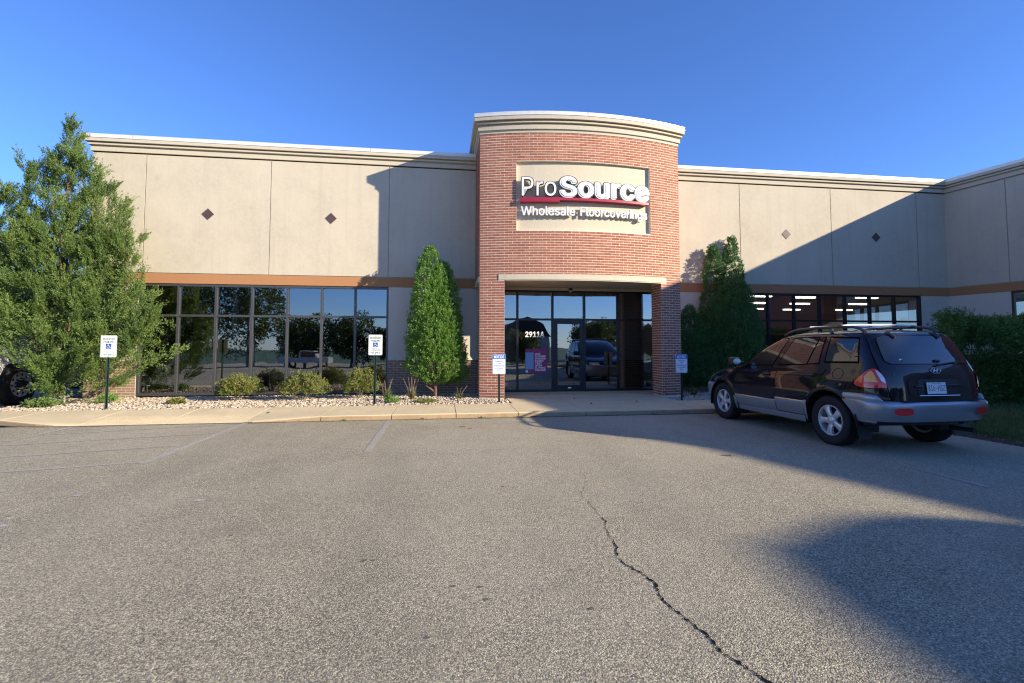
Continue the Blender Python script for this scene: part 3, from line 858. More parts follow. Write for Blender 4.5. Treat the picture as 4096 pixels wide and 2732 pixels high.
# --- sidewalk
SW = tag(empty("sidewalk", (0, 10.5, 0)), kind="structure")
swi = Matrix.Translation((0, -10.5, 0))
def sw_child(mb, name, mat, **k):
    o = mb.build(name, M[mat], SW, **k); o.matrix_parent_inverse = swi; return o
def front_z(x):
    if -6.40 <= x <= -3.62: return .012
    if x > -3.62: return min(WALK_Z, .012 + (x + 3.62) / 1.40 * (WALK_Z - .012))
    return min(WALK_Z, .012 + (-6.40 - x) / 1.45 * (WALK_Z - .012))
def curb_y(x):
    if x < -6.9: return CURB_Y + (-6.9 - x) * .30
    return CURB_Y
joints = [-9.3, -7.85, -6.41, -5.02, -3.63, -2.27, -.96, .28, 1.52, 2.92, 4.35, 5.72, 7.0, 8.3]
for i in range(len(joints) - 1):
    a, b = joints[i] + .007, joints[i + 1] - .007
    rows = []
    xsn = np.linspace(a, b, 5)
    zf = [front_z(x) for x in xsn]
    ramp_on = -6.42 < a and b < -3.6
    cols = [(0, -.06), (.0, -.024), (.006, -.010), (.02, 0.0)]
    for (dy, dz) in cols: rows.append([(x, curb_y(x) + dy, max(-.05, z + dz)) for x, z in zip(xsn, zf)])
    ybk = BACK_Y
    for t in (.12, .35, .7, 1.0):
        rows.append([(x, curb_y(x) + .02 + t * (ybk - curb_y(x) - .02), z + (WALK_Z + .012 * t - z) * min(1, t / .8)) for x, z in zip(xsn, zf)])
    rows.append([(x, ybk, -.05) for x in xsn])
    mb = MB(); mb.grid(rows)
    mb.add([rows[k][0] for k in range(len(rows))] , [tuple(range(len(rows)))]); mb.add([rows[k][-1] for k in range(len(rows))], [tuple(reversed(range(len(rows))))])
    o = sw_child(mb, "paving_slab", 'concrete', smooth=True, angle=35)
    if front_z((a + b) / 2) > .03:   # weathered kerb face laid 3 mm in front
        mk = MB(); mk.grid([[(x, curb_y(x) - .004, -.04) for x in xsn], [(x, curb_y(x) - .004, max(-.03, front_z(x) - .026)) for x in xsn], [(x, curb_y(x) + .002, front_z(x) - .012) for x in xsn]])
        sw_child(mk, "kerb_face", 'kerb')
    if ramp_on:  # raised warning ribs of the ramp
        mr = MB()
        x = a + .05
        while x < b - .05:
            for y in np.arange(9.95, 10.55, .055):
                z = .012 + (WALK_Z - .012) * min(1, ((y - 9.84) / 1.44) / .8) + .001
                mr.add([(x, y, z), (x + .03, y, z), (x + .03, y + .03, z), (x, y + .03, z), (x + .008, y + .008, z + .006), (x + .022, y + .008, z + .006), (x + .022, y + .022, z + .006), (x + .008, y + .022, z + .006)],
                       [(0, 1, 5, 4), (1, 2, 6, 5), (2, 3, 7, 6), (3, 0, 4, 7), (4, 5, 6, 7)])
            x += .055
        sw_child(mr, "ramp_ribs", 'concrete', fix=False)
mb = MB(); mb.box(-9.3, 8.3, 9.86, 11.27, -.06, .0); sw_child(mb, "joint_bed", 'joint_dirt')
# grit and dirt washed against the kerb
m = MB(); rows = []
for i in range(140):
    x = -8.2 + i * 16.3 / 139; w = .02 + .055 * abs(math.sin(x * 2.3) * math.sin(x * .9 + 1)) + random.uniform(0, .03)
    rows.append([(x, curb_y(x) - w, .0028), (x, curb_y(x) - .003, .010)])
m.grid(rows); lot_child(m, "gutter_dirt", 'gutter')
# apron under the portico
aj = [1.60, 2.95, 4.36, 5.66]
for i in range(3):
    for (y0, y1) in ((BACK_Y + .014, 12.75), (12.764, 14.05)):
        mb = MB(); mb.bbox(aj[i] + .006, aj[i + 1] - .006, y0, y1, -.05, WALK_Z + .014 + (.004 if y0 > 12 else 0), .006); sw_child(mb, "paving_slab", 'concrete')
mb = MB(); mb.box(TX0 + .1, 1.594, 12.95, 14.05, -.05, .112); sw_child(mb, "paving_slab", 'concrete')
mb = MB(); mb.box(5.672, TX1, 12.85, 14.05, -.05, .112); sw_child(mb, "paving_slab", 'concrete')
mb = MB(); mb.box(1.58, 5.68, BACK_Y + .01, 14.04, -.06, .085); sw_child(mb, "joint_bed", 'joint_dirt')
# --- planting beds (soil sheets) and pebbles
def bed(x0, x1, y0, y1, z=.075):
    mb = MB(); nx, ny = max(3, int((x1 - x0) / .35)), max(3, int((y1 - y0) / .35)); rows = []
    for j in range(ny + 1):
        rows.append([(x0 + (x1 - x0) * i / nx, y0 + (y1 - y0) * j / ny, z + .015 * math.sin(i * 1.3 + j) + (.0 if j else -.01)) for i in range(nx + 1)])
    mb.grid(rows); return tag(mb.build("planting_bed", M['soil'], smooth=True), kind="structure")
bed(-9.6, 1.575, BACK_Y + .005, FY)
bed(5.69, 9.3, BACK_Y + .005, FY)
ico_v = None
def pebbles(regions, seed):
    rng = np.random.default_rng(seed)
    bm = bmesh.new(); bmesh.ops.create_icosphere(bm, subdivisions=1, radius=1)
    bv = np.array([v.co[:] for v in bm.verts]); bf = np.array([[v.index for v in f.verts] for f in bm.faces]); bm.free()
    V, Fc = [], []; base = 0
    for (x0, x1, y0, y1, n, zb) in regions:
        c = np.column_stack([rng.uniform(x0, x1, n), rng.uniform(y0, y1, n), np.zeros(n)])
        keep = ~((c[:, 0] > TX0 - .05) & (c[:, 0] < PLX + .05) & (c[:, 1] > 12.2) & (c[:, 1] < 13.0)) & ~((c[:, 0] > PRX - .05) & (c[:, 0] < TX1 + .05) & (c[:, 1] > 12.1) & (c[:, 1] < 12.9))
        c = c[keep]; n = len(c)
        sz = rng.uniform(.013, .034, (n, 1)) * rng.uniform(.75, 1.35, (n, 3)) * np.array([1.25, 1, .62])
        c[:, 2] = zb + rng.uniform(.0, .022, n)
        a = rng.uniform(0, 2 * np.pi, n); ca, sa = np.cos(a), np.sin(a)
        P = bv[None] * (1 + rng.uniform(-.16, .16, (n, len(bv), 1))) * sz[:, None, :]
        X = P[..., 0] * ca[:, None] - P[..., 1] * sa[:, None]; Y = P[..., 0] * sa[:, None] + P[..., 1] * ca[:, None]
        tl = rng.uniform(-.5, .5, n)[:, None]
        Z = P[..., 2] + X * tl * .4
        V.append((np.stack([X, Y, Z], -1) + c[:, None, :]).reshape(-1, 3))
        Fc.append((bf[None] + (base + np.arange(n) * len(bv))[:, None, None]).reshape(-1, 3)); base += n * len(bv)
    return np.concatenate(V), np.concatenate(Fc)
V, Fc = pebbles([(-9.3, 1.55, BACK_Y + .01, 13.95, 12500, .085), (-9.0, 1.55, BACK_Y + .01, 12.6, 5000, .10)], 3)
tag(link("gravel", np_mesh("gravel", V, Fc, True), M['pebble']), "pale rounded river pebbles covering the long planting bed under the left window", "gravel", kind="stuff")
V, Fc = pebbles([(5.70, 9.2, BACK_Y + .01, 13.9, 5000, .085)], 5)
tag(link("gravel", np_mesh("gravel", V, Fc, True), M['pebble']), "pebbles in the shaded bed right of the entrance", "gravel", kind="stuff")
# --- lawn island on the right
mb = MB(); rows = []
for j in range(22):
    y = -12 + j * 1.2
    rows.append([(x + (random.uniform(-.05, .05) if k == 0 else 0), min(y, FY), z) for k, (x, z) in enumerate(((ISL_X, -.01), (ISL_X + .10, .035), (ISL_X + .5, .07), (11, .10), (14, .11), (16.62 , .12)))])
mb.grid(rows); tag(mb.build("lawn", M['soil'], smooth=True), kind="structure")
# ---------------------------------------------------------------- lettering
def load_font():
    try:
        p = bpy.utils.system_resource('DATAFILES', path='fonts')
        f = os.path.join(p, "Inter.woff2")
        if p and os.path.exists(f): return bpy.data.fonts.load(f)
    except Exception: pass
    return None
FONT = load_font()
def text_mesh(body, size=1.0, extrude=0.0, bold=0.0, sx=1.0, bevel=0.0):
    """bold > 0 thickens the strokes: the same outline laid round a small ring, each copy a hair deeper"""
    if bold > .001:
        base = text_mesh(body, size, extrude, 0.0, sx)
        n = 10 if bold < .03 else 16
        vb = np.array([v.co[:] for v in base.vertices]); fb = [tuple(p.vertices) for p in base.polygons]
        V = []; F = []
        for k in range(n + 1):
            a = 2 * math.pi * k / n; r = bold if k < n else 0
            V.append(vb + np.array([r * math.cos(a), r * math.sin(a) * .8, -.0015 * (k + 1) if k < n else 0])); o = k * len(vb); F += [tuple(o + i for i in f) for f in fb]
        bpy.data.meshes.remove(base)
        me = bpy.data.meshes.new("text"); me.from_pydata(np.concatenate(V).tolist(), [], F); me.update()
        return me
    cu = bpy.data.curves.new("text", 'FONT'); cu.body = body; cu.size = size; cu.extrude = extrude; cu.offset = bold; cu.bevel_depth = bevel
    cu.resolution_u = 4
    if FONT: cu.font = FONT
    o = bpy.data.objects.new("text_tmp", cu); COL.objects.link(o)
    dg = bpy.context.evaluated_depsgraph_get(); me = bpy.data.meshes.new_from_object(o.evaluated_get(dg))
    bpy.data.objects.remove(o); bpy.data.curves.remove(cu)
    me.materials.clear()
    if sx != 1.0: me.transform(Matrix.Diagonal((sx, 1, 1, 1)))
    return me
def extent(me):
    xs = [v.co.x for v in me.vertices]; ys = [v.co.y for v in me.vertices]
    return (min(xs), max(xs), min(ys), max(ys)) if xs else (0, 0, 0, 0)
def adv(body, bold=0):
    a = extent(text_mesh("|" + body + "|", bold=0)); b = extent(text_mesh("||", bold=0)); return (a[1] - a[0]) - (b[1] - b[0])
CAPH = extent(text_mesh("H"))[3]
def glyph_layout(s, track=0.0):
    x = 0; res = []
    for c in s:
        res.append((c, x)); x += (adv(c) if c != ' ' else .25) + track
    return res, x - track
def flat_text(s, x0, x1, z0, capz, y, mat, parent, inv, name="lettering", bold=.012, maxsx=1.3):
    """one line of flat lettering standing in the xz plane facing -y, fitted between x0 and x1"""
    me = text_mesh(s, bold=bold); e = extent(me); size = capz / CAPH
    sx = (x1 - x0) / max(1e-6, (e[1] - e[0]))
    me.transform(Matrix.Translation((-e[0], 0, 0)))
    me.transform(Matrix(((sx, 0, 0, x0), (0, 0, -size * .6, y), (0, size, 0, z0), (0, 0, 0, 1))))
    o = link(name, me, M[mat]); o.parent = parent; o.matrix_parent_inverse = inv
    return o
# ---------------------------------------------------------------- the big wall sign
sign = tag(empty("wall_sign", (TCX, 11.9, 5.0)), "white raised shop lettering with a red underline on the curved brick tower", "sign")
sinv = Matrix.Translation((-TCX, -11.9, -5.0))
def place_letters(s, X0, X1, zb, cap, bold, out, depth, track=0.0, face='letter_white', edge=True):
    lay, total = glyph_layout(s, track)
    size = cap / CAPH; s0, s1 = s_of_x(X0), s_of_x(X1)
    sx = (s1 - s0) / total
    for c, x in lay:
        if c == ' ': continue
        me = text_mesh(c, extrude=depth / 2 / size, bold=bold); e = extent(me)
        mid = (e[0] + e[1]) / 2
        me.transform(Matrix.Translation((-mid, 0, 0)))
        me.transform(Matrix(((sx, 0, 0, 0), (0, 0, -size, 0), (0, size, 0, 0), (0, 0, 0, 1))))
        me.materials.append(M[face]); me.materials.append(M['letter_side'])
        for p in me.polygons:
            if abs(p.normal.y) < .5: p.material_index = 1
        a = arc(s0 + (x + mid) * sx, -out + depth / 2)
        o = link("letter", me); o.location = (a[0], a[1], zb); o.rotation_euler = (0, 0, a[2]); o.parent = sign; o.matrix_parent_inverse = sinv
        if edge:  # thin dark trim round the face
            mt = text_mesh(c, extrude=.006 / size, bold=max(0, bold) + .026); et = extent(mt); mt.transform(Matrix.Translation((-(et[0] + et[1]) / 2, 0, 0)))
            mt.transform(Matrix(((sx, 0, 0, 0), (0, 0, -size, 0), (0, size, 0, 0), (0, 0, 0, 1)))); mt.materials.append(M['black_trim'])
            a2 = arc(s0 + (x + mid) * sx, -out + .012)
            t = link("letter_trim", mt); t.location = (a2[0], a2[1], zb); t.rotation_euler = (0, 0, a2[2]); t.parent = sign; t.matrix_parent_inverse = sinv
place_letters("Pro", 1.925, 2.862, 5.222, .475, 0.0, .085, .13)
place_letters("Source", 2.91, 5.325, 5.215, .475, .045, .085, .13, track=.015)
place_letters("Wholesale", 1.95, 3.325, 4.738, .215, .024, .03, .045, edge=False)
place_letters("Floorcoverings", 3.435, 5.30, 4.738, .215, .024, .03, .045, edge=False)
for (xa, xb, z0, z1, ex) in ((1.93, 2.915, 5.065, 5.175, .004), (2.915, 5.31, 5.11, 5.175, 0)):
    mb = MB(); sq = list(np.linspace(s_of_x(xa), s_of_x(xb), 14)); rows = []
    for (o_, z) in ((.08, z0), (-.085 - ex, z0), (-.085 - ex, z1), (.08, z1), (.08, z0)): rows.append([(*arc(q, o_)[:2], z) for q in sq])
    mb.grid(rows)
    for q in (sq[0], sq[-1]): mb.add([(*arc(q, .08)[:2], z0), (*arc(q, -.085 - ex)[:2], z0), (*arc(q, -.085 - ex)[:2], z1), (*arc(q, .08)[:2], z1)], [(0, 1, 2, 3)])
    o = mb.build("underline_bar", M['sign_red']); o.parent = sign; o.matrix_parent_inverse = sinv
# ---------------------------------------------------------------- parking signs
def round_rect(x0, x1, z0, z1, r, n=5):
    pts = []
    for (cx, cz, a0) in ((x1 - r, z0 + r, -90), (x1 - r, z1 - r, 0), (x0 + r, z1 - r, 90), (x0 + r, z0 + r, 180)):
        for k in range(n + 1):
            a = math.radians(a0 + 90 * k / n); pts.append((cx + r * math.cos(a), cz + r * math.sin(a)))
    return pts
def plate(x0, x1, z0, z1, r, y0, y1):
    mb = MB(); p = round_rect(x0, x1, z0, z1, r); n = len(p)
    mb.add([(x, y0, z) for x, z in p] + [(x, y1, z) for x, z in p], [tuple(range(n)), tuple(range(2 * n - 1, n - 1, -1))] + [(k, (k + 1) % n, n + (k + 1) % n, n + k) for k in range(n)])
    return mb
def rim(x0, x1, z0, z1, r, y, w):
    mb = MB(); a = round_rect(x0, x1, z0, z1, r); b = round_rect(x0 + w, x1 - w, z0 + w, z1 - w, max(.003, r - w)); n = len(a)
    mb.add([(x, y, z) for x, z in a] + [(x, y, z) for x, z in b], [(k, (k + 1) % n, n + (k + 1) % n, n + k) for k in range(n)])
    return mb
def disc(cx, cz, r, y, n=16, squash=1):
    mb = MB(); mb.add([(cx + r * math.cos(2 * math.pi * k / n), y, cz + squash * r * math.sin(2 * math.pi * k / n)) for k in range(n)], [tuple(range(n))]); return mb
def ribbon(pts, w, y):
    mb = MB(); rows = []
    for i, p in enumerate(pts):
        a = pts[max(0, i - 1)]; b = pts[min(len(pts) - 1, i + 1)]; d = Vector((b[0] - a[0], b[1] - a[1])).normalized(); n = Vector((-d.y, d.x)) * w / 2
        rows.append([(p[0] - n.x, y, p[1] - n.y), (p[0] + n.x, y, p[1] + n.y)])
    mb.grid(rows); return mb
def post(root, top, W=.057):
    mb = MB(); prof = [(-W / 2, 0.0), (-W / 2 + .012, 0.0), (-W / 2 + .016, .028), (W / 2 - .016, .028), (W / 2 - .012, 0.0), (W / 2, 0.0), (W / 2, .004), (W / 2 - .008, .004), (W / 2 - .013, .033), (-W / 2 + .013, .033), (-W / 2 + .008, .004), (-W / 2, .004)]
    mb.prism([(x, y) for x, y in prof], -.12, top)
    mb.build("post", M['post_green'], root)
    mh = MB(); z = .05
    while z < top - .02:
        mh.add([(.005 * math.cos(2 * math.pi * k / 8), .0265, z + .005 * math.sin(2 * math.pi * k / 8)) for k in range(8)], [tuple(range(8))]); z += .0254
    tag(mh.build("post_holes", M['tar_dark'], root), kind="stuff")
def sign_thing(x, y, label, tilt=0.0, rz=0.0):
    o = tag(empty("parking_sign", (x, y, .10), rz), label, "sign", "parking signs along the sidewalk"); o.rotation_euler = (0, tilt, rz); return o
I4 = Matrix.Identity(4)
def reserved(x, y, zc, label, tilt, rz):
    r = sign_thing(x, y, label, tilt, rz); w, h = .1525, .2285; c = zc - .10; ins_ = -.004
    post(r, c + h - .02)
    mb = plate(-w, w, c - h, c + h, .025, -.004, -.0005); pl = mb.build("sign_plate", M['sign_white'], r)
    rim(-w + .006, w - .006, c - h + .006, c + h - .006, .021, -.0052, .0045).build("border", M['sign_green'], pl)
    y_ = -.0058
    flat_text("RESERVED", -.117, .117, c + .135, .042, y_, 'sign_green', pl, I4, bold=.02)
    flat_text("PARKING", -.098, .098, c + .072, .042, y_, 'sign_green', pl, I4, bold=.02)
    sy = plate(-.052, .052, c - .052, c + .055, .010, -.0065, -.0045).build("access_symbol", M['sign_blue'], pl)
    yy = -.0075
    fig = disc(-.008, c + .042, .008, yy)
    for ribn in (ribbon([(-.008, c + .032), (-.006, c + .005), (.018, c + .005), (.030, c - .024), (.040, c - .022)], .008, yy), ribbon([(-.006, c + .018), (.014, c + .018)], .006, yy),
                 ribbon([(.002 + .027 * math.cos(math.radians(a)) - .006, c - .012 + .027 * math.sin(math.radians(a))) for a in range(115, 345, 15)], .006, yy)):
        fig.add(ribn.v, ribn.f)
    fig.build("wheelchair_figure", M['sign_white'], pl)
    flat_text("VEHICLES WITH", -.070, .070, c - .082, .014, y_, 'sign_green', pl, I4, bold=.01)
    flat_text("VET OR DIS PLATES OR", -.105, .105, c - .107, .014, y_, 'sign_green', pl, I4, bold=.01)
    flat_text("STATE DISABLED CARD", -.105, .105, c - .132, .014, y_, 'sign_green', pl, I4, bold=.01)
    flat_text("THIS SPACE", -.110, .110, c - .192, .038, y_, 'sign_green', pl, I4, bold=.02)
    for dz in (.198, -.205): mb = MB(); mb.lathe([(0, -.010), (.006, -.010), (.009, -.004)], 10, 'y', (0, 0, c + dz)); mb.build("bolt", M['tar_dark'], r)
reserved(-6.93, 11.42, 1.42, "white reserved parking sign with wheelchair symbol in front of the big juniper", .004, .03)
reserved(-1.49, 11.36, 1.45, "white reserved parking sign with wheelchair symbol beside the last left window pane", .006, -.02)
def notice(x, y, zc, label, tilt, rz):
    r = sign_thing(x, y, label, tilt, rz); w, h = .1525, .2285; c = zc - .10
    post(r, c + h - .03, .05)
    pl = plate(-w, w, c - h, c + h, .022, -.004, -.0005).build("sign_plate", M['sign_white'], r)
    rim(-w + .003, w - .003, c - h + .003, c + h - .003, .02, -.0052, .006).build("border", M['sign_blue_bright'], pl)
    hp = plate(-w + .012, w - .012, c + .115, c + h - .012, .012, -.0062, -.004).build("header_panel", M['sign_blue_bright'], pl)
    flat_text("NOTICE", -.118, .118, c + .134, .060, -.0072, 'sign_white', hp, I4, bold=.035)
    y_ = -.0058
    for (t, hw, dz, ch) in (("PARKING", .090, .052, .030), ("FOR", .040, .004, .030), ("ProSource", .118, -.058, .040), ("CUSTOMERS", .104, -.108, .028), ("ONLY", .045, -.152, .028)):
        flat_text(t, -hw, hw, c + dz, ch, y_, 'sign_blue_bright', pl, I4, bold=.012)
    for dz in (.20, -.205): mb = MB(); mb.lathe([(0, -.010), (.005, -.010), (.008, -.004)], 10, 'y', (0, 0, c + dz)); mb.build("bolt", M['tar_dark'], r)
notice(1.30, 11.32, 1.01, "blue and white customers only notice on a short post by the left brick pillar", -.003, .0)
notice(5.76, 11.32, 1.0, "blue and white customers only notice on a short post by the right brick pillar", .004, .02)
# ---------------------------------------------------------------- things on and behind the glass
num = flat_text("2911A", 2.36, 2.92, 1.69, .145, 13.968, 'number_white', ent, einv, name="street_number", bold=.03)
# the leaning poster inside the entrance
po = tag(empty("poster", (2.66, 13.97, .72)), "purple and blue poster on the glass left of the entrance door", "poster")
pinv = Matrix.Translation((-2.66, -13.97, -.72))
def po_part(mb, name, mat): o = mb.build(name, M[mat]); o.parent = po; o.matrix_parent_inverse = pinv; return o
po_part(MB().box(2.36, 3.00, 13.968, 13.974, .66, 1.34), "poster_board", 'poster_magenta')
po_part(MB().box(2.365, 2.60, 13.964, 13.967, .76, 1.24), "picture", 'poster_blue')
po_part(MB().box(2.37, 2.44, 13.964, 13.967, .67, .73), "logo_patch", 'poster_pale')
for i, t in enumerate(("OUR", "FLOORS", "PASSED", "EVERY", "TEST", "WITH", "FLYING", "COLORS")):
    flat_text(t, 2.64, 2.64 + .052 * len(t), 1.175 - i * .066, .047, 13.962, 'poster_pale', po, pinv, bold=.03)
# rooms behind the windows
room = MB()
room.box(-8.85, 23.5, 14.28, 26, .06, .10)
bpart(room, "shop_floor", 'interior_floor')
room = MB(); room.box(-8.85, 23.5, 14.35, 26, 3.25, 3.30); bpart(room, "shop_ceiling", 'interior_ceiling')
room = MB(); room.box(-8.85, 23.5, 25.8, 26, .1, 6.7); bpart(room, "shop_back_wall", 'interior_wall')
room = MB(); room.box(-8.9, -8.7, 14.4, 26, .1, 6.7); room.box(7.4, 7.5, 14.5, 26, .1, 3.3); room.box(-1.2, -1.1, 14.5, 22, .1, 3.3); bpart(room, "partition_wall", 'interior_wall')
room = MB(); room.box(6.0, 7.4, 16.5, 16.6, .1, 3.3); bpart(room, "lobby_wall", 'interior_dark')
for (x, y) in ((11.3, 16.2), (13.2, 16.4), (15.6, 16.2), (12.9, 18.8), (15.0, 18.9), (17.6, 18.7), (14.9, 21.8), (17.0, 22.0), (19.8, 21.9), (2.7, 15.6)):
    mb = MB().box(-.42, .42, -.07, .07, 0, .055)
    t = tag(mb.build("ceiling_light", M['lamp_tube'], loc=(x, y, 3.19)), "lit fluorescent ceiling strip light inside the shop", "ceiling light", "strip lights inside the shop")
# wood floor samples leaning inside the leftmost panes
for (x0, x1, n_) in ((-7.72, -7.02, "left"), (-6.82, -6.18, "right")):
    mb = MB(); mb.add([(x0, 14.42, .11), (x1, 14.42, .11), (x1, 14.62, 1.02), (x0, 14.62, 1.02), (x0, 14.45, .11), (x1, 14.45, .11), (x1, 14.65, 1.02), (x0, 14.65, 1.02)], [(0, 1, 2, 3), (4, 7, 6, 5), (0, 4, 5, 1), (1, 5, 6, 2), (2, 6, 7, 3), (3, 7, 4, 0)])
    tag(mb.build("sample_board", M['board_wood']), "brown wooden sample board leaning inside the %s pane" % ("first visible left" if n_ == "left" else "second visible left"), "board", "wooden sample boards in the left window")
# display stands with carousel heads
def stand(x, label):
    r = tag(empty("display_stand", (x, 14.9, .1)), label, "display stand", "display stands in the left window")
    MB().bbox(-.30, .30, -.12, .12, .96, 1.12, .01).build("tray", M['kiosk_grey'], r)
    MB().bbox(-.22, .22, -.03, .03, 1.16, 1.46, .03).build("head_panel", M['kiosk_grey'], r)
    m = rim(-.13, .13, 1.19, 1.42, .05, -.034, .008); m.build("panel_trim", M['kiosk_dark'], r)
    MB().bbox(-.20, .20, -.02, .02, .35, .96, .01).build("front_panel", M['kiosk_grey'], r)
    for s in (-.24, .24): MB().tube([(s, 0, 0), (s, 0, .98)], .018, 8).build("leg", M['white_metal'], r)
    MB().bbox(-.30, .30, -.15, .15, -.0, .03, .008).build("base", M['kiosk_dark'], r)
stand(-5.45, "grey display stand behind the third pane of the left window")
stand(-4.62, "grey display stand behind the fourth pane of the left window")
for x in (-5.72,):
    tag(MB().box(x - .06, x + .06, 14.6, 14.75, .1, 3.2).build("interior_column", M['kiosk_grey']), "pale steel column inside the left window", "column")
# inside wall sign on the right
isg = tag(empty("inner_sign", (9.9, 17.2, 1.9)), "gold shop lettering on a dark wall seen through the right window", "sign")
iinv = Matrix.Translation((-9.9, -17.2, -1.9))
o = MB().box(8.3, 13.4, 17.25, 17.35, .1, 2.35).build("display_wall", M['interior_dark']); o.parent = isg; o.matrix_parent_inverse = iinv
flat_text("ProSource", 8.95, 11.25, 1.74, .36, 17.24, 'gold_text', isg, iinv, bold=.04)
flat_text("Wholesale Floorcoverings", 11.5, 13.2, 1.86, .10, 17.24, 'gold_text', isg, iinv, bold=.0)
# dome lamp under the bulkhead
dl = tag(empty("dome_lamp", (3.68, 13.87, 3.07)), "small dark dome lamp above the entrance door", "lamp")
MB().lathe([(.0, .03), (.055, .03), (.06, .0), (.055, -.03)], 16).build("housing", M['black_trim'], dl)
MB().lathe([(.055, -.03), (.048, -.065), (.028, -.085), (0, -.09)], 16).build("glass_dome", M['kiosk_grey'], dl, smooth=True)
# ---------------------------------------------------------------- vegetation
def norm(a): return a / np.maximum(1e-9, np.linalg.norm(a, axis=-1, keepdims=True))
def leaf_quads(P, D, L, W, rng, roll=None):
    """P base points (n,3), D directions (n,3), L lengths (n,), W widths (n,) -> diamond-shaped leaves"""
    n = len(P)
    r = norm(rng.normal(size=(n, 3))); S = norm(np.cross(D, r))
    mid = P + D * (L * .5)[:, None]
    V = np.stack([P, mid + S * (W / 2)[:, None], P + D * L[:, None], mid - S * (W / 2)[:, None]], 1).reshape(-1, 3)
    F = np.arange(n * 4).reshape(n, 4)
    return V, F
def cat_mesh(name, parts):
    V = []; F = []; b = 0
    for v, f in parts:
        V.append(v); F.append(f + b); b += len(v)
    return np_mesh(name, np.concatenate(V), np.concatenate(F))
def plumes(C, D, Lp, m, rng, leaf=.07, wid=.020, ang=.55, rad=.25):
    """feathery sprigs: each starts at C, runs along D for Lp and carries m small leaves"""
    n = len(C)
    t = rng.beta(1.2, 1.0, (n, m)); 
    j = norm(rng.normal(size=(n, m, 3))); j = j - (j * D[:, None, :]).sum(-1, keepdims=True) * D[:, None, :]; j = norm(j)
    w = (1 - t) * rad * Lp[:, None] * rng.uniform(.3, 1, (n, m))
    P = C[:, None, :] + D[:, None, :] * (t * Lp[:, None])[..., None] + j * w[..., None]
    dd = norm(D[:, None, :] + j * rng.uniform(.2, ang * 1.6, (n, m, 1)) + rng.normal(size=(n, m, 3)) * .12)
    L = leaf * rng.uniform(.6, 1.25, (n, m)); Wd = wid * rng.uniform(.7, 1.3, (n, m))
    return leaf_quads(P.reshape(-1, 3), dd.reshape(-1, 3), L.ravel(), Wd.ravel(), rng)
ORD = ["leftmost", "second from the left", "third from the left", "fourth from the left", "fifth from the left", "sixth from the left", "seventh from the left", "eighth from the left", "ninth from the left", "tenth from the left", "eleventh from the left", "twelfth from the left"]
def px_of(loc):
    q = np.array(loc[:]) - _C; return float((q @ _R) / (q @ _F))
def by_place(objs, text, key=px_of):
    """singles alike things out by their order in the picture"""
    for i, o in enumerate(sorted(objs, key=lambda o: key(o.location))): o["label"] = text % (ORD[i] if i < len(objs) - 1 or i < 2 else "rightmost")
def tree_root(name, loc, label, cat, group=None): return tag(empty(name, loc), label, cat, group)
# --- arborvitae
def arborvitae(name, x, y, z0, lobes, leafmat, label, seed, n=2600, trunk_h=.55, m=26, group="columnar cedars against the facade"):
    """lobes: (dx, dy, zbase, ztop, radius)"""
    rng = np.random.default_rng(seed)
    r = tree_root(name, (x, y, z0), label, "tree", group)
    tot = sum(l[4] * (l[3] - l[2]) for l in lobes); parts = []
    for (dx, dy, zb, zt, R) in lobes:
        k = int(n * R * (zt - zb) / tot)
        t = rng.beta(1.0, 1.25, k); a = rng.uniform(0, 2 * np.pi, k)
        prof = np.clip(np.minimum(1.0, (t + .02) / .16) ** .6, 0, 1) * (1 - t ** 2.7) ** .8
        lump = 1 + .10 * np.sin(a * 3 + t * 9 + seed) + .08 * np.sin(a * 5 - t * 17) + .05 * rng.normal(size=k)
        rr = R * prof * lump * np.where(rng.random(k) < .8, rng.uniform(.90, 1.0, k), rng.uniform(.55, .90, k))
        C = np.column_stack([dx + rr * np.cos(a), dy + rr * np.sin(a), zb + t * (zt - zb)])
        D = norm(np.column_stack([np.cos(a) * .65, np.sin(a) * .65, np.full(k, .85)]) + rng.normal(size=(k, 3)) * .22)
        parts.append(plumes(C, D, rng.uniform(.08, .16, k), m, rng, .046, .0165, .6, .42))
    link("crown", cat_mesh("crown", parts), M[leafmat], r)
    tr = MB(); tr.tube([(0, 0, -.15), (.01, 0, .2), (-.03, .0, .8), (lobes[0][0], lobes[0][1], lobes[0][3] * .8)], [.085, .07, .055, .012], 9)
    rr_ = random.Random(seed)
    for k in range(7):
        a = rr_.uniform(0, 6.28); h = rr_.uniform(.15, .6); q = rr_.uniform(.25, .55)
        tr.tube([(0, 0, h * .6), (math.cos(a) * q * .5, math.sin(a) * q * .5, h + .1), (math.cos(a) * q, math.sin(a) * q, h + .35)], [.025, .018, .006], 6)
    tr.build("trunk", M['bark'], r, smooth=True)
    return r
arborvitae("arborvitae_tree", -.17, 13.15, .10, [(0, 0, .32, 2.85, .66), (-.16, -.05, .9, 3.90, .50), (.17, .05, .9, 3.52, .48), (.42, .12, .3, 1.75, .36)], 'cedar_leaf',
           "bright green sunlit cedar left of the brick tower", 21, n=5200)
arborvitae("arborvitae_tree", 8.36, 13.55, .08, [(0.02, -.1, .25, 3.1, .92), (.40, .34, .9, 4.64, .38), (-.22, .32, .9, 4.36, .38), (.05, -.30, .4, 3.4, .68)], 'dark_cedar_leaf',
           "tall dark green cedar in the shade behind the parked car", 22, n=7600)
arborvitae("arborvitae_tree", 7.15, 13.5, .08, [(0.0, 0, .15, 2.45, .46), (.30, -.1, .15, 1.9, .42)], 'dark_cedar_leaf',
           "short dark cedar between the right brick pillar and the tall cedar", 23, n=2600)
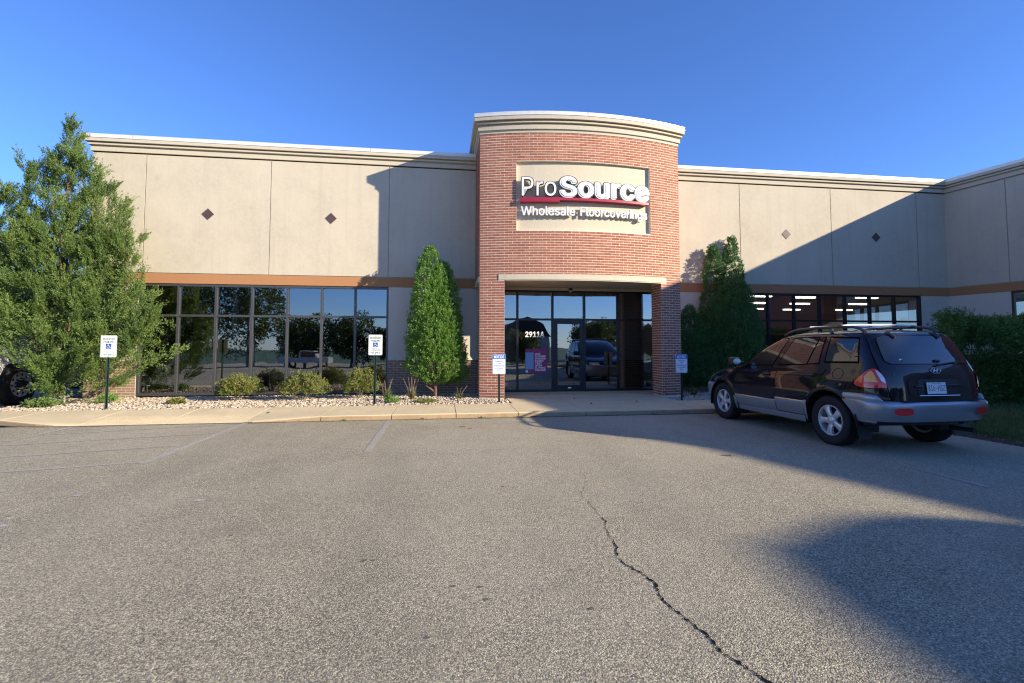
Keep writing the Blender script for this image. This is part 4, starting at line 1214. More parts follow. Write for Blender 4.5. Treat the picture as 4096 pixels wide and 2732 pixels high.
# --- the big juniper on the left
def juniper():
    rng = np.random.default_rng(7)
    bx, by, bz = -9.02, 13.1, .08
    r = tree_root("juniper_tree", (bx, by, bz), "large feathery green juniper at the left end of the building", "tree")
    # sub-crowns: apex (x, y, z) in world, base z, radius
    subs = [(-9.02, 13.15, 6.75, 2.4, .78), (-9.36, 13.0, 6.0, 2.2, .62), (-9.74, 13.0, 5.80, 2.0, .62), (-8.62, 13.05, 6.2, 2.6, .60), (-8.22, 13.0, 5.65, 2.0, .58), (-10.15, 13.0, 5.05, 1.6, .70), (-10.6, 13.1, 4.75, 1.5, .80),
            (-7.80, 12.95, 5.00, 1.5, .52), (-7.45, 12.9, 4.15, 1.2, .48), (-8.05, 12.75, 4.4, 1.1, .62), (-8.75, 12.6, 4.6, 1.0, .72), (-9.45, 12.55, 4.4, 1.2, .74), (-10.1, 12.6, 3.8, 1.35, .70), (-7.15, 12.85, 3.3, .95, .42), (-6.90, 12.8, 2.35, 1.0, .32),
            (-7.6, 12.6, 2.7, .55, .52), (-8.3, 12.5, 2.9, .45, .60), (-9.0, 12.4, 2.7, .75, .60), (-9.6, 12.35, 2.4, 1.25, .50), (-7.9, 12.45, 1.7, .25, .40), (-8.6, 12.4, 1.35, .25, .40), (-10.6, 12.5, 2.9, 1.55, .62), (-11.2, 13.0, 4.0, 1.5, .8), (-9.0, 13.7, 5.6, 1.5, 1.0), (-10.2, 13.6, 4.6, 1.6, 1.0), (-7.95, 13.5, 4.2, .9, .6)]
    parts = []; tot = sum(s[4] * (s[2] - s[3]) for s in subs)
    def boughs(B, D, L, npl):
        """each bough: a clump of sprigs fanning out along its length"""
        n = len(B); t = rng.beta(1.6, 1.1, (n, npl)); j = norm(rng.normal(size=(n, npl, 3)))
        P = B[:, None, :] + D[:, None, :] * (t * L[:, None])[..., None] + j * (L[:, None] * .15 * (1.1 - t))[..., None]
        d = norm(D[:, None, :] * 1.1 + j * .55 + np.array([0, 0, .35]))
        return P.reshape(-1, 3), d.reshape(-1, 3)
    for (ax, ay, az, zb_, R) in subs:
        k = max(8, int(640 * R * (az - zb_) / tot))
        t = rng.beta(1.0, 1.1, k); a = rng.uniform(0, 2 * np.pi, k)
        rr = R * (1 - t) ** 1.15 * np.minimum(1, (t + .04) / .12) * rng.uniform(.15, .70, k); lean = .25 * (1 - t)
        C = np.column_stack([ax + (bx - ax) * lean * .4 + rr * np.cos(a), ay + (by - ay) * lean * .4 + rr * np.sin(a), zb_ + t * (az - zb_) - .15]) - np.array([bx, by, bz])
        D = norm(np.column_stack([np.cos(a), np.sin(a), .55 + t * 1.2]) + rng.normal(size=(k, 3)) * .18)
        wx, wz = C[:, 0] + bx, C[:, 2] + bz; keep = ~((wx < -9.15) & (wz < 1.32)); C, D, t, k = C[keep], D[keep], t[keep], int(keep.sum())
        if k == 0: continue
        P, d = boughs(C, D, rng.uniform(.40, .78, k) * (1 - .35 * t), 24)
        parts.append(plumes(P, d, rng.uniform(.14, .30, len(P)), 26, rng, .060, .0125, .42, .14))
        tipn = 16   # pointed leader
        Ct = np.column_stack([np.full(tipn, ax - bx), np.full(tipn, ay - by), az - bz - rng.uniform(.25, .75, tipn)]) + rng.normal(size=(tipn, 3)) * .03
        parts.append(plumes(Ct, norm(np.tile([[0, 0, 1.0]], (tipn, 1)) + rng.normal(size=(tipn, 3)) * .16), rng.uniform(.22, .40, tipn), 60, rng, .050, .010, .42, .14))
    k = 1500      # older foliage deep inside
    q = rng.integers(0, len(subs), k); S_ = np.array(subs); t = rng.uniform(.1, .8, k)
    C = np.column_stack([S_[q, 0] - bx, S_[q, 1] - by, S_[q, 3] + t * (S_[q, 2] - S_[q, 3]) - bz]) + rng.normal(size=(k, 3)) * .18
    C = C[~((C[:, 0] + bx < -9.15) & (C[:, 2] + bz < 1.4))]; k = len(C)
    parts.append(plumes(C, norm(rng.normal(size=(k, 3))), rng.uniform(.2, .4, k), 30, rng, .055, .014, .7, .35))
    link("crown", cat_mesh("crown", parts), M['juniper_leaf'], r)
    tr = MB(); tr.tube([(0, 0, -.15), (.02, .0, .3), (-.04, .02, .8), (.03, 0, 1.6), (-.02, .02, 3.0), (0, .05, 6.0)], [.19, .15, .13, .11, .055, .008], 10)
    rr_ = random.Random(5)
    for (ax, ay, az, zb, R) in subs:
        h = max(.35, zb * .55 + rr_.uniform(0, .4))
        p1 = Vector((ax - bx, ay - by, az - bz)); p0 = Vector((0, 0, h)); pm = p0.lerp(p1, .45) + Vector((rr_.uniform(-.1, .1), rr_.uniform(-.1, .1), -.15))
        tr.tube([p0, pm, p0.lerp(p1, .85)], [.040, .022, .005], 6)
    for k in range(26):   # bare twigs low down
        a = rr_.uniform(3.3, 6.1); h = rr_.uniform(.3, 1.3); q = rr_.uniform(.4, .9)
        tr.tube([(0, 0, h), (math.cos(a) * q * .55, math.sin(a) * q * .4, h + rr_.uniform(-.05, .15)), (math.cos(a) * q, math.sin(a) * q * .6, h + rr_.uniform(-.1, .25))], [.014, .009, .003], 5)
    tr.build("trunk", M['bark'], r, smooth=True)
    st = MB(); st.tube([(.1, -.3, 1.12), (.38, -.55, 1.30)], [.05, .045], 9); st.build("sawn_stub", M['bark_grey'], r, smooth=True)
    st = MB(); st.tube([(.375, -.545, 1.297), (.392, -.562, 1.308)], [.043, .043], 9); st.build("sawn_face", M['cut_wood'], r)
juniper()
# --- round spirea shrubs
def shrub(x, y, w, h, label, seed, mat='spirea_leaf', n=620, group="low rounded shrubs under the left window", leaf=.034):
    rng = np.random.default_rng(seed)
    r = tree_root("shrub", (x, y, .10), label, "shrub", group)
    a = rng.uniform(0, 2 * np.pi, n); e = np.arcsin(rng.uniform(-.15, 1, n)); q = np.where(rng.random(n) < .7, rng.uniform(.82, 1.04, n), rng.uniform(.4, .8, n)) * (1 + .13 * np.sin(3 * a + seed) + .10 * np.sin(5 * a - 4 * e))
    C = np.column_stack([w / 2 * q * np.cos(a) * np.cos(e), w / 2 * .8 * q * np.sin(a) * np.cos(e), np.maximum(.05, h * (.34 + .62 * q * np.sin(e)))])
    D = norm(np.column_stack([np.cos(a) * np.cos(e), np.sin(a) * np.cos(e), np.sin(e) + .5]) + rng.normal(size=(n, 3)) * .3)
    C = C - D * .07
    link("crown", cat_mesh("crown", [plumes(C, D, rng.uniform(.06, .13, n), 15, rng, leaf, leaf * .62, .9, .45)]), M[mat], r)
    st = MB(); rr_ = random.Random(seed)
    for k in range(12):
        an = rr_.uniform(0, 6.28); q_ = rr_.uniform(.3, .8)
        st.tube([(math.cos(an) * .03, math.sin(an) * .03, -.04), (math.cos(an) * w * .2 * q_, math.sin(an) * w * .2 * q_, h * .4), (math.cos(an) * w * .42 * q_, math.sin(an) * w * .36 * q_, h * .8)], [.008, .006, .003], 5)
    st.build("stems", M['bark_grey'], r)
shrub(-4.95, 12.95, .98, .62, "rounded yellow green shrub below the fourth pane of the left window", 31)
shrub(-3.40, 12.75, 1.12, .68, "widest yellow green shrub, middle one of the three under the window", 32)
shrub(-2.06, 12.95, .80, .76, "reddish yellow green shrub right behind the second reserved parking sign", 33)
shrub(-5.95, 12.2, .34, .13, "tiny reddish ground shrub among the pebbles left of the rounded shrubs", 34, n=90)
shrub(-9.3, 11.6, .3, .30, "small sprig of green at the far left kerb end", 35, 'cedar_leaf', 60, "little weeds along the bed", .03)
shrub(-8.55, 12.0, .6, .18, "low green growth at the foot of the juniper", 36, 'juniper_leaf', 160, "little weeds along the bed", .04)
shrub(-1.15, 11.75, .32, .16, "low leafy weed behind the second reserved parking sign", 37, 'cedar_leaf', 70, "little weeds along the bed", .03)
shrub(-.35, 11.7, .5, .09, "flat green weed among the pebbles in front of the cedar", 38, 'spirea_leaf', 80, "little weeds along the bed", .028)
shrub(-7.6, 12.6, .45, .25, "small green shrub on the pebbles by the tan blocks", 39, 'cedar_leaf', 90, "little weeds along the bed", .03)
# --- strap-leaved clumps
def clump(x, y, h, spread, nb, label, seed, mat='blade_leaf', stalks=0, group="strap leaved clumps in the bed"):
    rr_ = random.Random(seed); r = tree_root("daylily_plant", (x, y, .10), label, "plant", group)
    V = []; F = []
    for k in range(nb):
        an = rr_.uniform(0, 6.28); L = h * rr_.uniform(.7, 1.25); w = rr_.uniform(.006, .011); arch = rr_.uniform(.25, 1.0) * spread
        d = Vector((math.cos(an), math.sin(an), 0)); n = Vector((-d.y, d.x, 0)); b = len(V); S = 5
        o = d * rr_.uniform(0, .05)
        for i in range(S + 1):
            t = i / S; p = o + d * (arch * t ** 1.5) + Vector((0, 0, L * (t - .55 * arch / max(.1, spread) * t ** 2.6) - .02)); ww = w * (1 - t ** 2) + .0008
            V += [tuple(p - n * ww), tuple(p + n * ww)]
        for i in range(S): F.append((b + 2 * i, b + 2 * i + 1, b + 2 * i + 3, b + 2 * i + 2))
    link("leaves", np_mesh("leaves", np.array(V), np.array(F)), M[mat], r)
    if stalks:
        st = MB()
        for k in range(stalks):
            an = rr_.uniform(-.9, .9) - 1.57 if k % 2 else rr_.uniform(0, 6.28); q = rr_.uniform(.05, .35)
            st.tube([(0, 0, -.02), (math.cos(an) * q * .5, math.sin(an) * q * .3, h * .75), (math.cos(an) * q, math.sin(an) * q * .5, h * rr_.uniform(1.15, 1.5))], [.003, .0024, .002], 5)
            e = (math.cos(an) * q, math.sin(an) * q * .5, h * 1.3)
        st.build("dry_stalks", M['cut_wood'], r)
clump(-1.30, 12.15, .42, .28, 60, "green strap leaved clump right behind the second reserved sign post", 41, stalks=4)
clump(-.72, 12.35, .40, .30, 55, "half dry strap leaved clump with brown stalks left of the bright cedar", 42, 'dry_blade', 7)
clump(.42, 12.35, .26, .26, 45, "green strap leaved clump right of the bright cedar trunk", 43, stalks=3)
clump(7.15, 12.0, .36, .34, 80, "shaded strap leaved clump behind the front of the parked car", 44)
clump(6.7, 12.5, .30, .3, 60, "shaded strap leaved clump close to the right brick pillar", 45)
# --- clipped juniper hedge on the right, with weeds growing out of it
def hedge():
    rng = np.random.default_rng(9)
    x0, x1, y0, y1, z0, z1 = 11.3, 16.3, 9.5, 11.6, .12, 1.86
    r = tree_root("hedge", ((x0 + x1) / 2, (y0 + y1) / 2, .1), "dense dark green juniper hedge behind the parked car", "hedge")
    n = 9500
    u, v, w = rng.random(n), rng.random(n), rng.random(n)
    side = rng.random(n)
    X = x0 + u * (x1 - x0); Y = np.where(side < .5, y0 + rng.uniform(-.05, .3, n), np.where(side < .9, y0 + v * (y1 - y0), y1)); 
    top = z1 + .16 * np.sin(X * 1.7) + .10 * np.sin(X * 4.3 + 1) + .05 * rng.normal(size=n) - .25 * np.maximum(0, (x0 + .6 - X)) - .30 * np.clip((y0 + .5 - Y) / .5, 0, 1) ** 2
    Z = np.where(side < .5, z0 + w * (top - z0), top - rng.uniform(0, .15, n))
    Y = Y + np.where(side < .5, .22 * np.sin(X * 2.1 + Z * 2) + .35 * np.clip((Z - 1.2) / .8, 0, 1), 0)
    ok = X > 1.145 * Y + .25 + .12 * rng.normal(size=n)
    X, Y, Z, side, top = X[ok], Y[ok], Z[ok], side[ok], top[ok]; n = len(X)
    C = np.column_stack([X - (x0 + x1) / 2, Y - (y0 + y1) / 2, Z - .1])
    D = norm(np.column_stack([rng.normal(size=n) * .5 - .15, np.where(side < .5, -.9, -.2) + rng.normal(size=n) * .3, rng.uniform(.0, .9, n) + (side >= .5) * .5]))
    m_ = X < 1.145 * Y + .8
    D[m_, 0] -= .8; D = norm(D)
    link("crown", cat_mesh("crown", [plumes(C, D, rng.uniform(.14, .34, n), 22, rng, .062, .019, .8, .28)]), M['hedge_leaf'], r)
    core = MB(); core.bbox(x0 + 2.2, x1, y0 + .8, y1, .1, 1.2, .1); o = core.build("stems", M['soil'], r); o.matrix_parent_inverse = Matrix.Translation((-(x0 + x1) / 2, -(y0 + y1) / 2, -.1))
hedge()
def weed(x, y, z, h, label, seed):
    rr_ = random.Random(seed); r = tree_root("weed", (x, y, z), label, "weed", "dark leafy shoots sticking out of the hedge")
    st = MB(); tip = (rr_.uniform(-.08, .12), rr_.uniform(-.05, .05), h); st.tube([(0, 0, -.5), (tip[0] * .3, 0, h * .5), tip], [.006, .005, .002], 5); st.build("stem", M['bark'], r)
    rng = np.random.default_rng(seed); k = 26; t = rng.uniform(.05, 1, k); a = rng.uniform(0, 6.28, k)
    P = np.column_stack([tip[0] * t * t, tip[1] * t * t, t * h]); D = norm(np.column_stack([np.cos(a), np.sin(a), np.full(k, .55)]))
    v, f = leaf_quads(P, D, rng.uniform(.07, .13, k), rng.uniform(.018, .03, k), rng); link("leaves", np_mesh("leaves", v, f), M['dark_cedar_leaf'], r)
for i, (px, py) in enumerate(((3798, 1268), (3846, 1283), (3880, 1285), (3908, 1276), (3932, 1289), (3970, 1290), (4060, 1300))):
    p = on_y(px, py, 10.4); weed(p[0], 10.4, 1.75, max(.15, p[2] - 1.75), "dark leafy shoot rising above the hedge top", 60 + i)
# --- grass on the island
def grass(regions, seed):
    rng = np.random.default_rng(seed); Vs = []; n_tot = 0
    for (x0, x1, y0, y1, n, h) in regions:
        X = rng.uniform(x0, x1, n); Y = rng.uniform(y0, y1, n); a = rng.uniform(0, 6.28, n)
        z = np.interp(X, [8.12, 8.22, 8.6, 11, 14, 16.6], [-.01, .035, .07, .10, .11, .12])
        H = h * rng.uniform(.5, 1.3, n); w = rng.uniform(.003, .006, n); ln = rng.uniform(.0, .7, n) * H
        b = np.column_stack([X, Y, z]); s = np.column_stack([np.cos(a) * w, np.sin(a) * w, np.zeros(n)]); t = np.column_stack([X - np.sin(a) * ln, Y + np.cos(a) * ln, z + H])
        Vs.append(np.stack([b - s, b + s, t], 1).reshape(-1, 3)); n_tot += n
    V = np.concatenate(Vs); return V, np.arange(len(V)).reshape(-1, 3)
V, F = grass([(8.35, 10.4, 4.6, 9.7, 42000, .07), (10.4, 14, 3.5, 9.6, 22000, .08), (8.22, 8.5, 3.5, 9.6, 3000, .05)], 15)
tag(link("grass", np_mesh("grass", V, F), M['grass_leaf']), "short green grass on the island right of the car", "grass", kind="stuff")
# dead leaves along the grass edge, and a few on the pavement
def litter(regions, seed, z):
    rng = np.random.default_rng(seed); P = []; 
    for (x0, x1, y0, y1, n) in regions: P.append(np.column_stack([rng.uniform(x0, x1, n), rng.uniform(y0, y1, n), np.full(n, z)]))
    P = np.concatenate(P); n = len(P); a = rng.uniform(0, 6.28, n)
    D = norm(np.column_stack([np.cos(a), np.sin(a), rng.uniform(-.1, .35, n)])); return leaf_quads(P, D, rng.uniform(.03, .07, n), rng.uniform(.015, .035, n), rng)
v, f = litter([(8.14, 8.45, 3, 8.2, 260), (8.3, 9.2, 5, 7, 60)], 4, .045)
tag(link("leaf_litter", np_mesh("leaf_litter", v, f), M['dry_blade']), "brown dead leaves along the edge of the grass", "leaves", kind="stuff")
for i, (px, py) in enumerate(((1060, 1658), (2300, 1600), (2255, 1625), (2360, 1618), (2490, 1636), (2550, 1610), (3905, 1660))):
    p = on_z(px, py, .10)
    rng = np.random.default_rng(80 + i); big = 1.0 if i else 1.8
    v, f = leaf_quads(np.array([[0, 0, .004]]), norm(np.array([[math.cos(i * 2.0), math.sin(i * 2.0), .25]])), np.array([.06 * big]), np.array([.04 * big]), rng)
    o = link("fallen_leaf", np_mesh("fallen_leaf", v, f), M['autumn_leaf' if i else 'dark_cedar_leaf']); o.location = (p[0], min(p[1], 13.5), .118)
    tag(o, ["dark green fallen leaf on the kerb ramp", "fallen leaf on the apron near the door", "fallen leaf in the middle of the apron", "fallen leaf on the apron in the shade", "fallen leaf close to the kerb before the door", "fallen leaf near the right brick pillar", "fallen leaf at the grass edge"][i], "leaf", "fallen leaves on the pavement")
# weeds in the kerb joint
KW = []
for i, (px, py) in enumerate(((1386, 1672), (1690, 1668), (1928, 1664), (2060, 1662), (2125, 1660), (2590, 1652), (1000, 1690))):
    p = on_z(px, py, 0); rng = np.random.default_rng(90 + i); k = 22
    P = np.column_stack([rng.normal(size=k) * .03, rng.normal(size=k) * .008, np.zeros(k)]); D = norm(rng.normal(size=(k, 3)) * np.array([.7, .4, .3]) + np.array([0, -.2, .8]))
    v, f = leaf_quads(P, D, rng.uniform(.02, .06, k), rng.uniform(.006, .014, k), rng)
    o = link("kerb_weed", np_mesh("kerb_weed", v, f), M['grass_leaf']); o.location = (p[0], CURB_Y - .02, .0)
    tag(o, "weed", "weed", "tiny weeds at the kerb"); KW.append(o)
by_place(KW, "tiny green weed at the foot of the kerb, %s of seven")
by_place([o for o in bpy.data.objects if o.name.startswith("ceiling_light")], "lit ceiling strip light inside the shop, %s")
by_place([o for o in bpy.data.objects if o.name.startswith("weed")], "dark leafy shoot rising above the hedge top, %s of seven")
# ---------------------------------------------------------------- the parked SUV
def mat_carpaint(key, base, flake=.0):
    m, nt, b = material(key)
    setc(nt, b, base)
    b.inputs["Metallic"].default_value = 0.0; b.inputs["Roughness"].default_value = .45; b.inputs["Specular IOR Level"].default_value = .1
    b.inputs["Coat Weight"].default_value = 1.0; b.inputs["Coat Roughness"].default_value = .025; b.inputs["Coat IOR"].default_value = 1.48
    # road dust low down and in the air: faint
    M[key] = m
mat_carpaint('navy_paint', (.003, .0035, .010))
def mat_clad():
    m, nt, b = material('clad_grey'); setc(nt, b, ramp(nt, noise(nt, objco(nt), 3, 4), [(.3, (.29, .31, .345)), (.7, (.33, .35, .385))]))
    b.inputs["Metallic"].default_value = .55; b.inputs["Roughness"].default_value = .33; b.inputs["Coat Weight"].default_value = .6; b.inputs["Coat Roughness"].default_value = .08
    M['clad_grey'] = m
mat_clad()
plain('car_glass', (.012, .015, .019), .03, spec=.7, coat=.5)
plain('rubber', (.018, .018, .019), .75, spec=.3, bmp=.4, bscale=90)
plain('alloy', (.62, .62, .63), .32, .45, var=.06)
plain('dark_metal', (.03, .03, .03), .5, .5)
plain('black_plastic', (.018, .018, .02), .45)
plain('seam_black', (.003, .003, .004), .9, spec=.1)
plain('tail_red', (.72, .025, .018), .12, coat=1.0)
plain('tail_amber', (.92, .36, .03), .12, coat=1.0)
plain('tail_clear', (.62, .64, .68), .12, .3, coat=1.0)
plain('reflector_red', (.60, .02, .025), .15, coat=.8)
plain('chrome', (.75, .75, .77), .12, 1.0)
plain('plate_white', (.70, .72, .74), .45)
plain('plate_ink', (.03, .03, .10), .5)
plain('rail_grey', (.07, .07, .075), .4, .3)
def lerp_tab(tab, v):
    xs = [a for a, _ in tab]; return float(np.interp(v, xs, [b for _, b in tab]))
W_TAB = [(.25, .850), (.36, .872), (.50, .892), (.65, .902), (.80, .906), (.92, .902), (1.0, .890), (1.06, .872), (1.11, .856), (1.2, .832), (1.35, .788), (1.48, .742), (1.56, .705), (1.60, .670), (1.625, .60), (1.645, .48), (1.66, .30), (1.668, .08)]
XR_TAB = [(.25, -.78), (.45, -.835), (.7, -.85), (.9, -.838), (1.05, -.815), (1.15, -.785), (1.25, -.74), (1.4, -.665), (1.52, -.595), (1.585, -.55), (1.61, -.50), (1.645, -.36), (1.66, -.10), (1.668, .2)]
XF_TAB = [(.25, 3.30), (.45, 3.42), (.62, 3.43), (.75, 3.36), (.84, 3.26), (.90, 3.10), (.95, 2.92), (.99, 2.70), (1.025, 2.45), (1.05, 2.22), (1.08, 2.10), (1.2, 1.99), (1.35, 1.79), (1.48, 1.56), (1.56, 1.36), (1.60, 1.20), (1.625, 1.08), (1.645, .95), (1.66, .75), (1.668, .5)]
def xer(z): return lerp_tab([(.25, -.45), (1.1, -.45), (1.3, -.38), (1.6, -.28), (1.668, .25)], z)
def xef(z): return lerp_tab([(.25, 3.03), (.75, 3.02), (.9, 2.72), (1.0, 2.3), (1.05, 1.98), (1.08, 1.80), (1.35, 1.42), (1.56, .95), (1.62, .7), (1.668, .45)], z)
NR, NF = 3.4, 2.7
def half_pt(t, z):
    w = lerp_tab(W_TAB, z); a = xer(z); f = xef(z)
    if t <= 1:
        ph = t * math.pi / 2; xr = lerp_tab(XR_TAB, z)
        return (a + (xr - a) * max(0, math.cos(ph)) ** (2 / NR), w_at(a, w, z) * max(0, math.sin(ph)) ** (2 / NR))
    if t <= 2:
        x = a + (f - a) * (t - 1); return (x, w_at(x, w, z))
    ph = (3 - t) * math.pi / 2; xf = lerp_tab(XF_TAB, z)
    return (f + (xf - f) * max(0, math.cos(ph)) ** (2 / NF), w_at(f, w, z) * max(0, math.sin(ph)) ** (2 / NF))
def w_at(x, w, z):
    k = 0.0
    if x > 2.0: k += .055 * ((x - 2.0) / 1.0) ** 2
    if x < .2: k += .035 * ((.2 - x) / .65) ** 2
    # swelling over the wheels
    for xc in (0.0, 2.62):
        k -= .016 * math.exp(-((x - xc) / .42) ** 2) * max(0, 1 - abs(z - .72) / .30)
    return w - k
def t_of_x(x, z): a = xer(z); f = xef(z); return 1 + (x - a) / (f - a)
def t_of_y(y, z):
    w = w_at(xer(z), lerp_tab(W_TAB, z), z); return 2 / math.pi * math.asin(min(1, (abs(y) / w) ** (NR / 2)))
def sp(t, z, off=0.0, side=1):
    """point on the car skin, pushed outwards by off; side = 1 left, -1 right"""
    x, y = half_pt(t, z); e = .004
    x0, y0 = half_pt(max(0, t - e), z); x1, y1 = half_pt(min(3, t + e), z)
    tx, ty = x1 - x0, y1 - y0; n = math.hypot(tx, ty) or 1
    nx, ny = -ty / n, tx / n
    if t < .002: nx, ny = -1, 0
    xa, ya = half_pt(t, z - .01); xb, yb = half_pt(t, z + .01)
    dz = ((xb - xa) * nx + (yb - ya) * ny) / .02; q = math.hypot(1, dz)
    return (x + nx * off / q, side * (y + ny * off / q), z - dz * off / q)
RA_F, RA_R, ZC = .415, .435, .350
def zb(x):
    v = lerp_tab([(-.9, .40), (-.5, .36), (-.3, .29), (2.2, .27), (3.0, .27), (3.45, .26)], x)
    for xc, R in ((0.0, RA_R), (2.62, RA_F)):
        d = abs(x - xc)
        if d < R: v = max(v, ZC + math.sqrt(R * R - d * d))
    return v
suv = tag(empty("suv", (6.435, 6.50, 0.0), math.radians(90 + 1.4)), "dark navy suv with grey lower cladding parked at the kerb right of the entrance", "car")
def cpart(mb, name, mat, parent=None, smooth=True, angle=40, fix=True): return mb.build(name, M[mat], parent or suv, smooth=smooth, angle=angle, fix=fix)
# body shell
ts = list(np.linspace(0, 1, 15)) + list(1 + np.linspace(0, 1, 71)[1:]) + list(2 + np.linspace(0, 1, 15)[1:])
zs = [.26, .34, .42, .50, .58, .66, .73, .79, .84, .88, .92, .95, .975, 1.0, 1.025, 1.05, 1.08, 1.12, 1.17, 1.23, 1.29, 1.35, 1.41, 1.47, 1.52, 1.56, 1.585, 1.605, 1.625, 1.64, 1.652, 1.66, 1.666]
shell = MB()
def shell_row(z):
    L = []
    for t in ts:
        x, _ = half_pt(t, z); zz_ = max(z, zb(x) if z < .95 else z)
        x2, y2 = half_pt(t, zz_)
        L.append((x if zz_ != z else x2, y2, zz_))
    return L
for z in zs: pass
rowsL = [shell_row(z) for z in zs]
full = [r + [(x, -y, z) for (x, y, z) in reversed(r)][1:-1] for r in rowsL]
full = [r + [r[0]] for r in full]
shell.grid(full)
shell.f.append(tuple(len(shell.v) - len(full[0]) + k for k in range(len(full[0]) - 1)))
me = shell.mesh("body", False, None, False)
bm = bmesh.new(); bm.from_mesh(me); bmesh.ops.remove_doubles(bm, verts=bm.verts, dist=.0004); bmesh.ops.dissolve_degenerate(bm, edges=bm.edges, dist=.0004); bmesh.ops.recalc_face_normals(bm, faces=bm.faces); bm.to_mesh(me); bm.free()
me.polygons.foreach_set("use_smooth", [True] * len(me.polygons)); me.set_sharp_from_angle(angle=math.radians(50))
body = link("body", me, M['navy_paint'], suv)
# dark underside and wheel housings
un = MB(); un.box(-.50, 3.15, -.66, .66, .34, .62); cpart(un, "underbody", 'black_plastic', smooth=False)
for xc, R in ((0, RA_R), (2.62, RA_F)):
    for s in (1, -1):
        m_ = MB(); rows = []
        for y in (.50, .895 if xc > 1 else .90):
            rows.append([(xc + (R + .004) * math.cos(a), s * y, ZC + (R + .004) * math.sin(a)) for a in np.linspace(-.25, math.pi + .25, 25)])
        m_.grid(rows); m_.add([(xc + R * math.cos(a), s * .50, ZC + R * math.sin(a)) for a in np.linspace(-.25, math.pi + .25, 25)], [tuple(range(25))])
        cpart(m_, "wheel_housing", 'black_plastic', smooth=False)
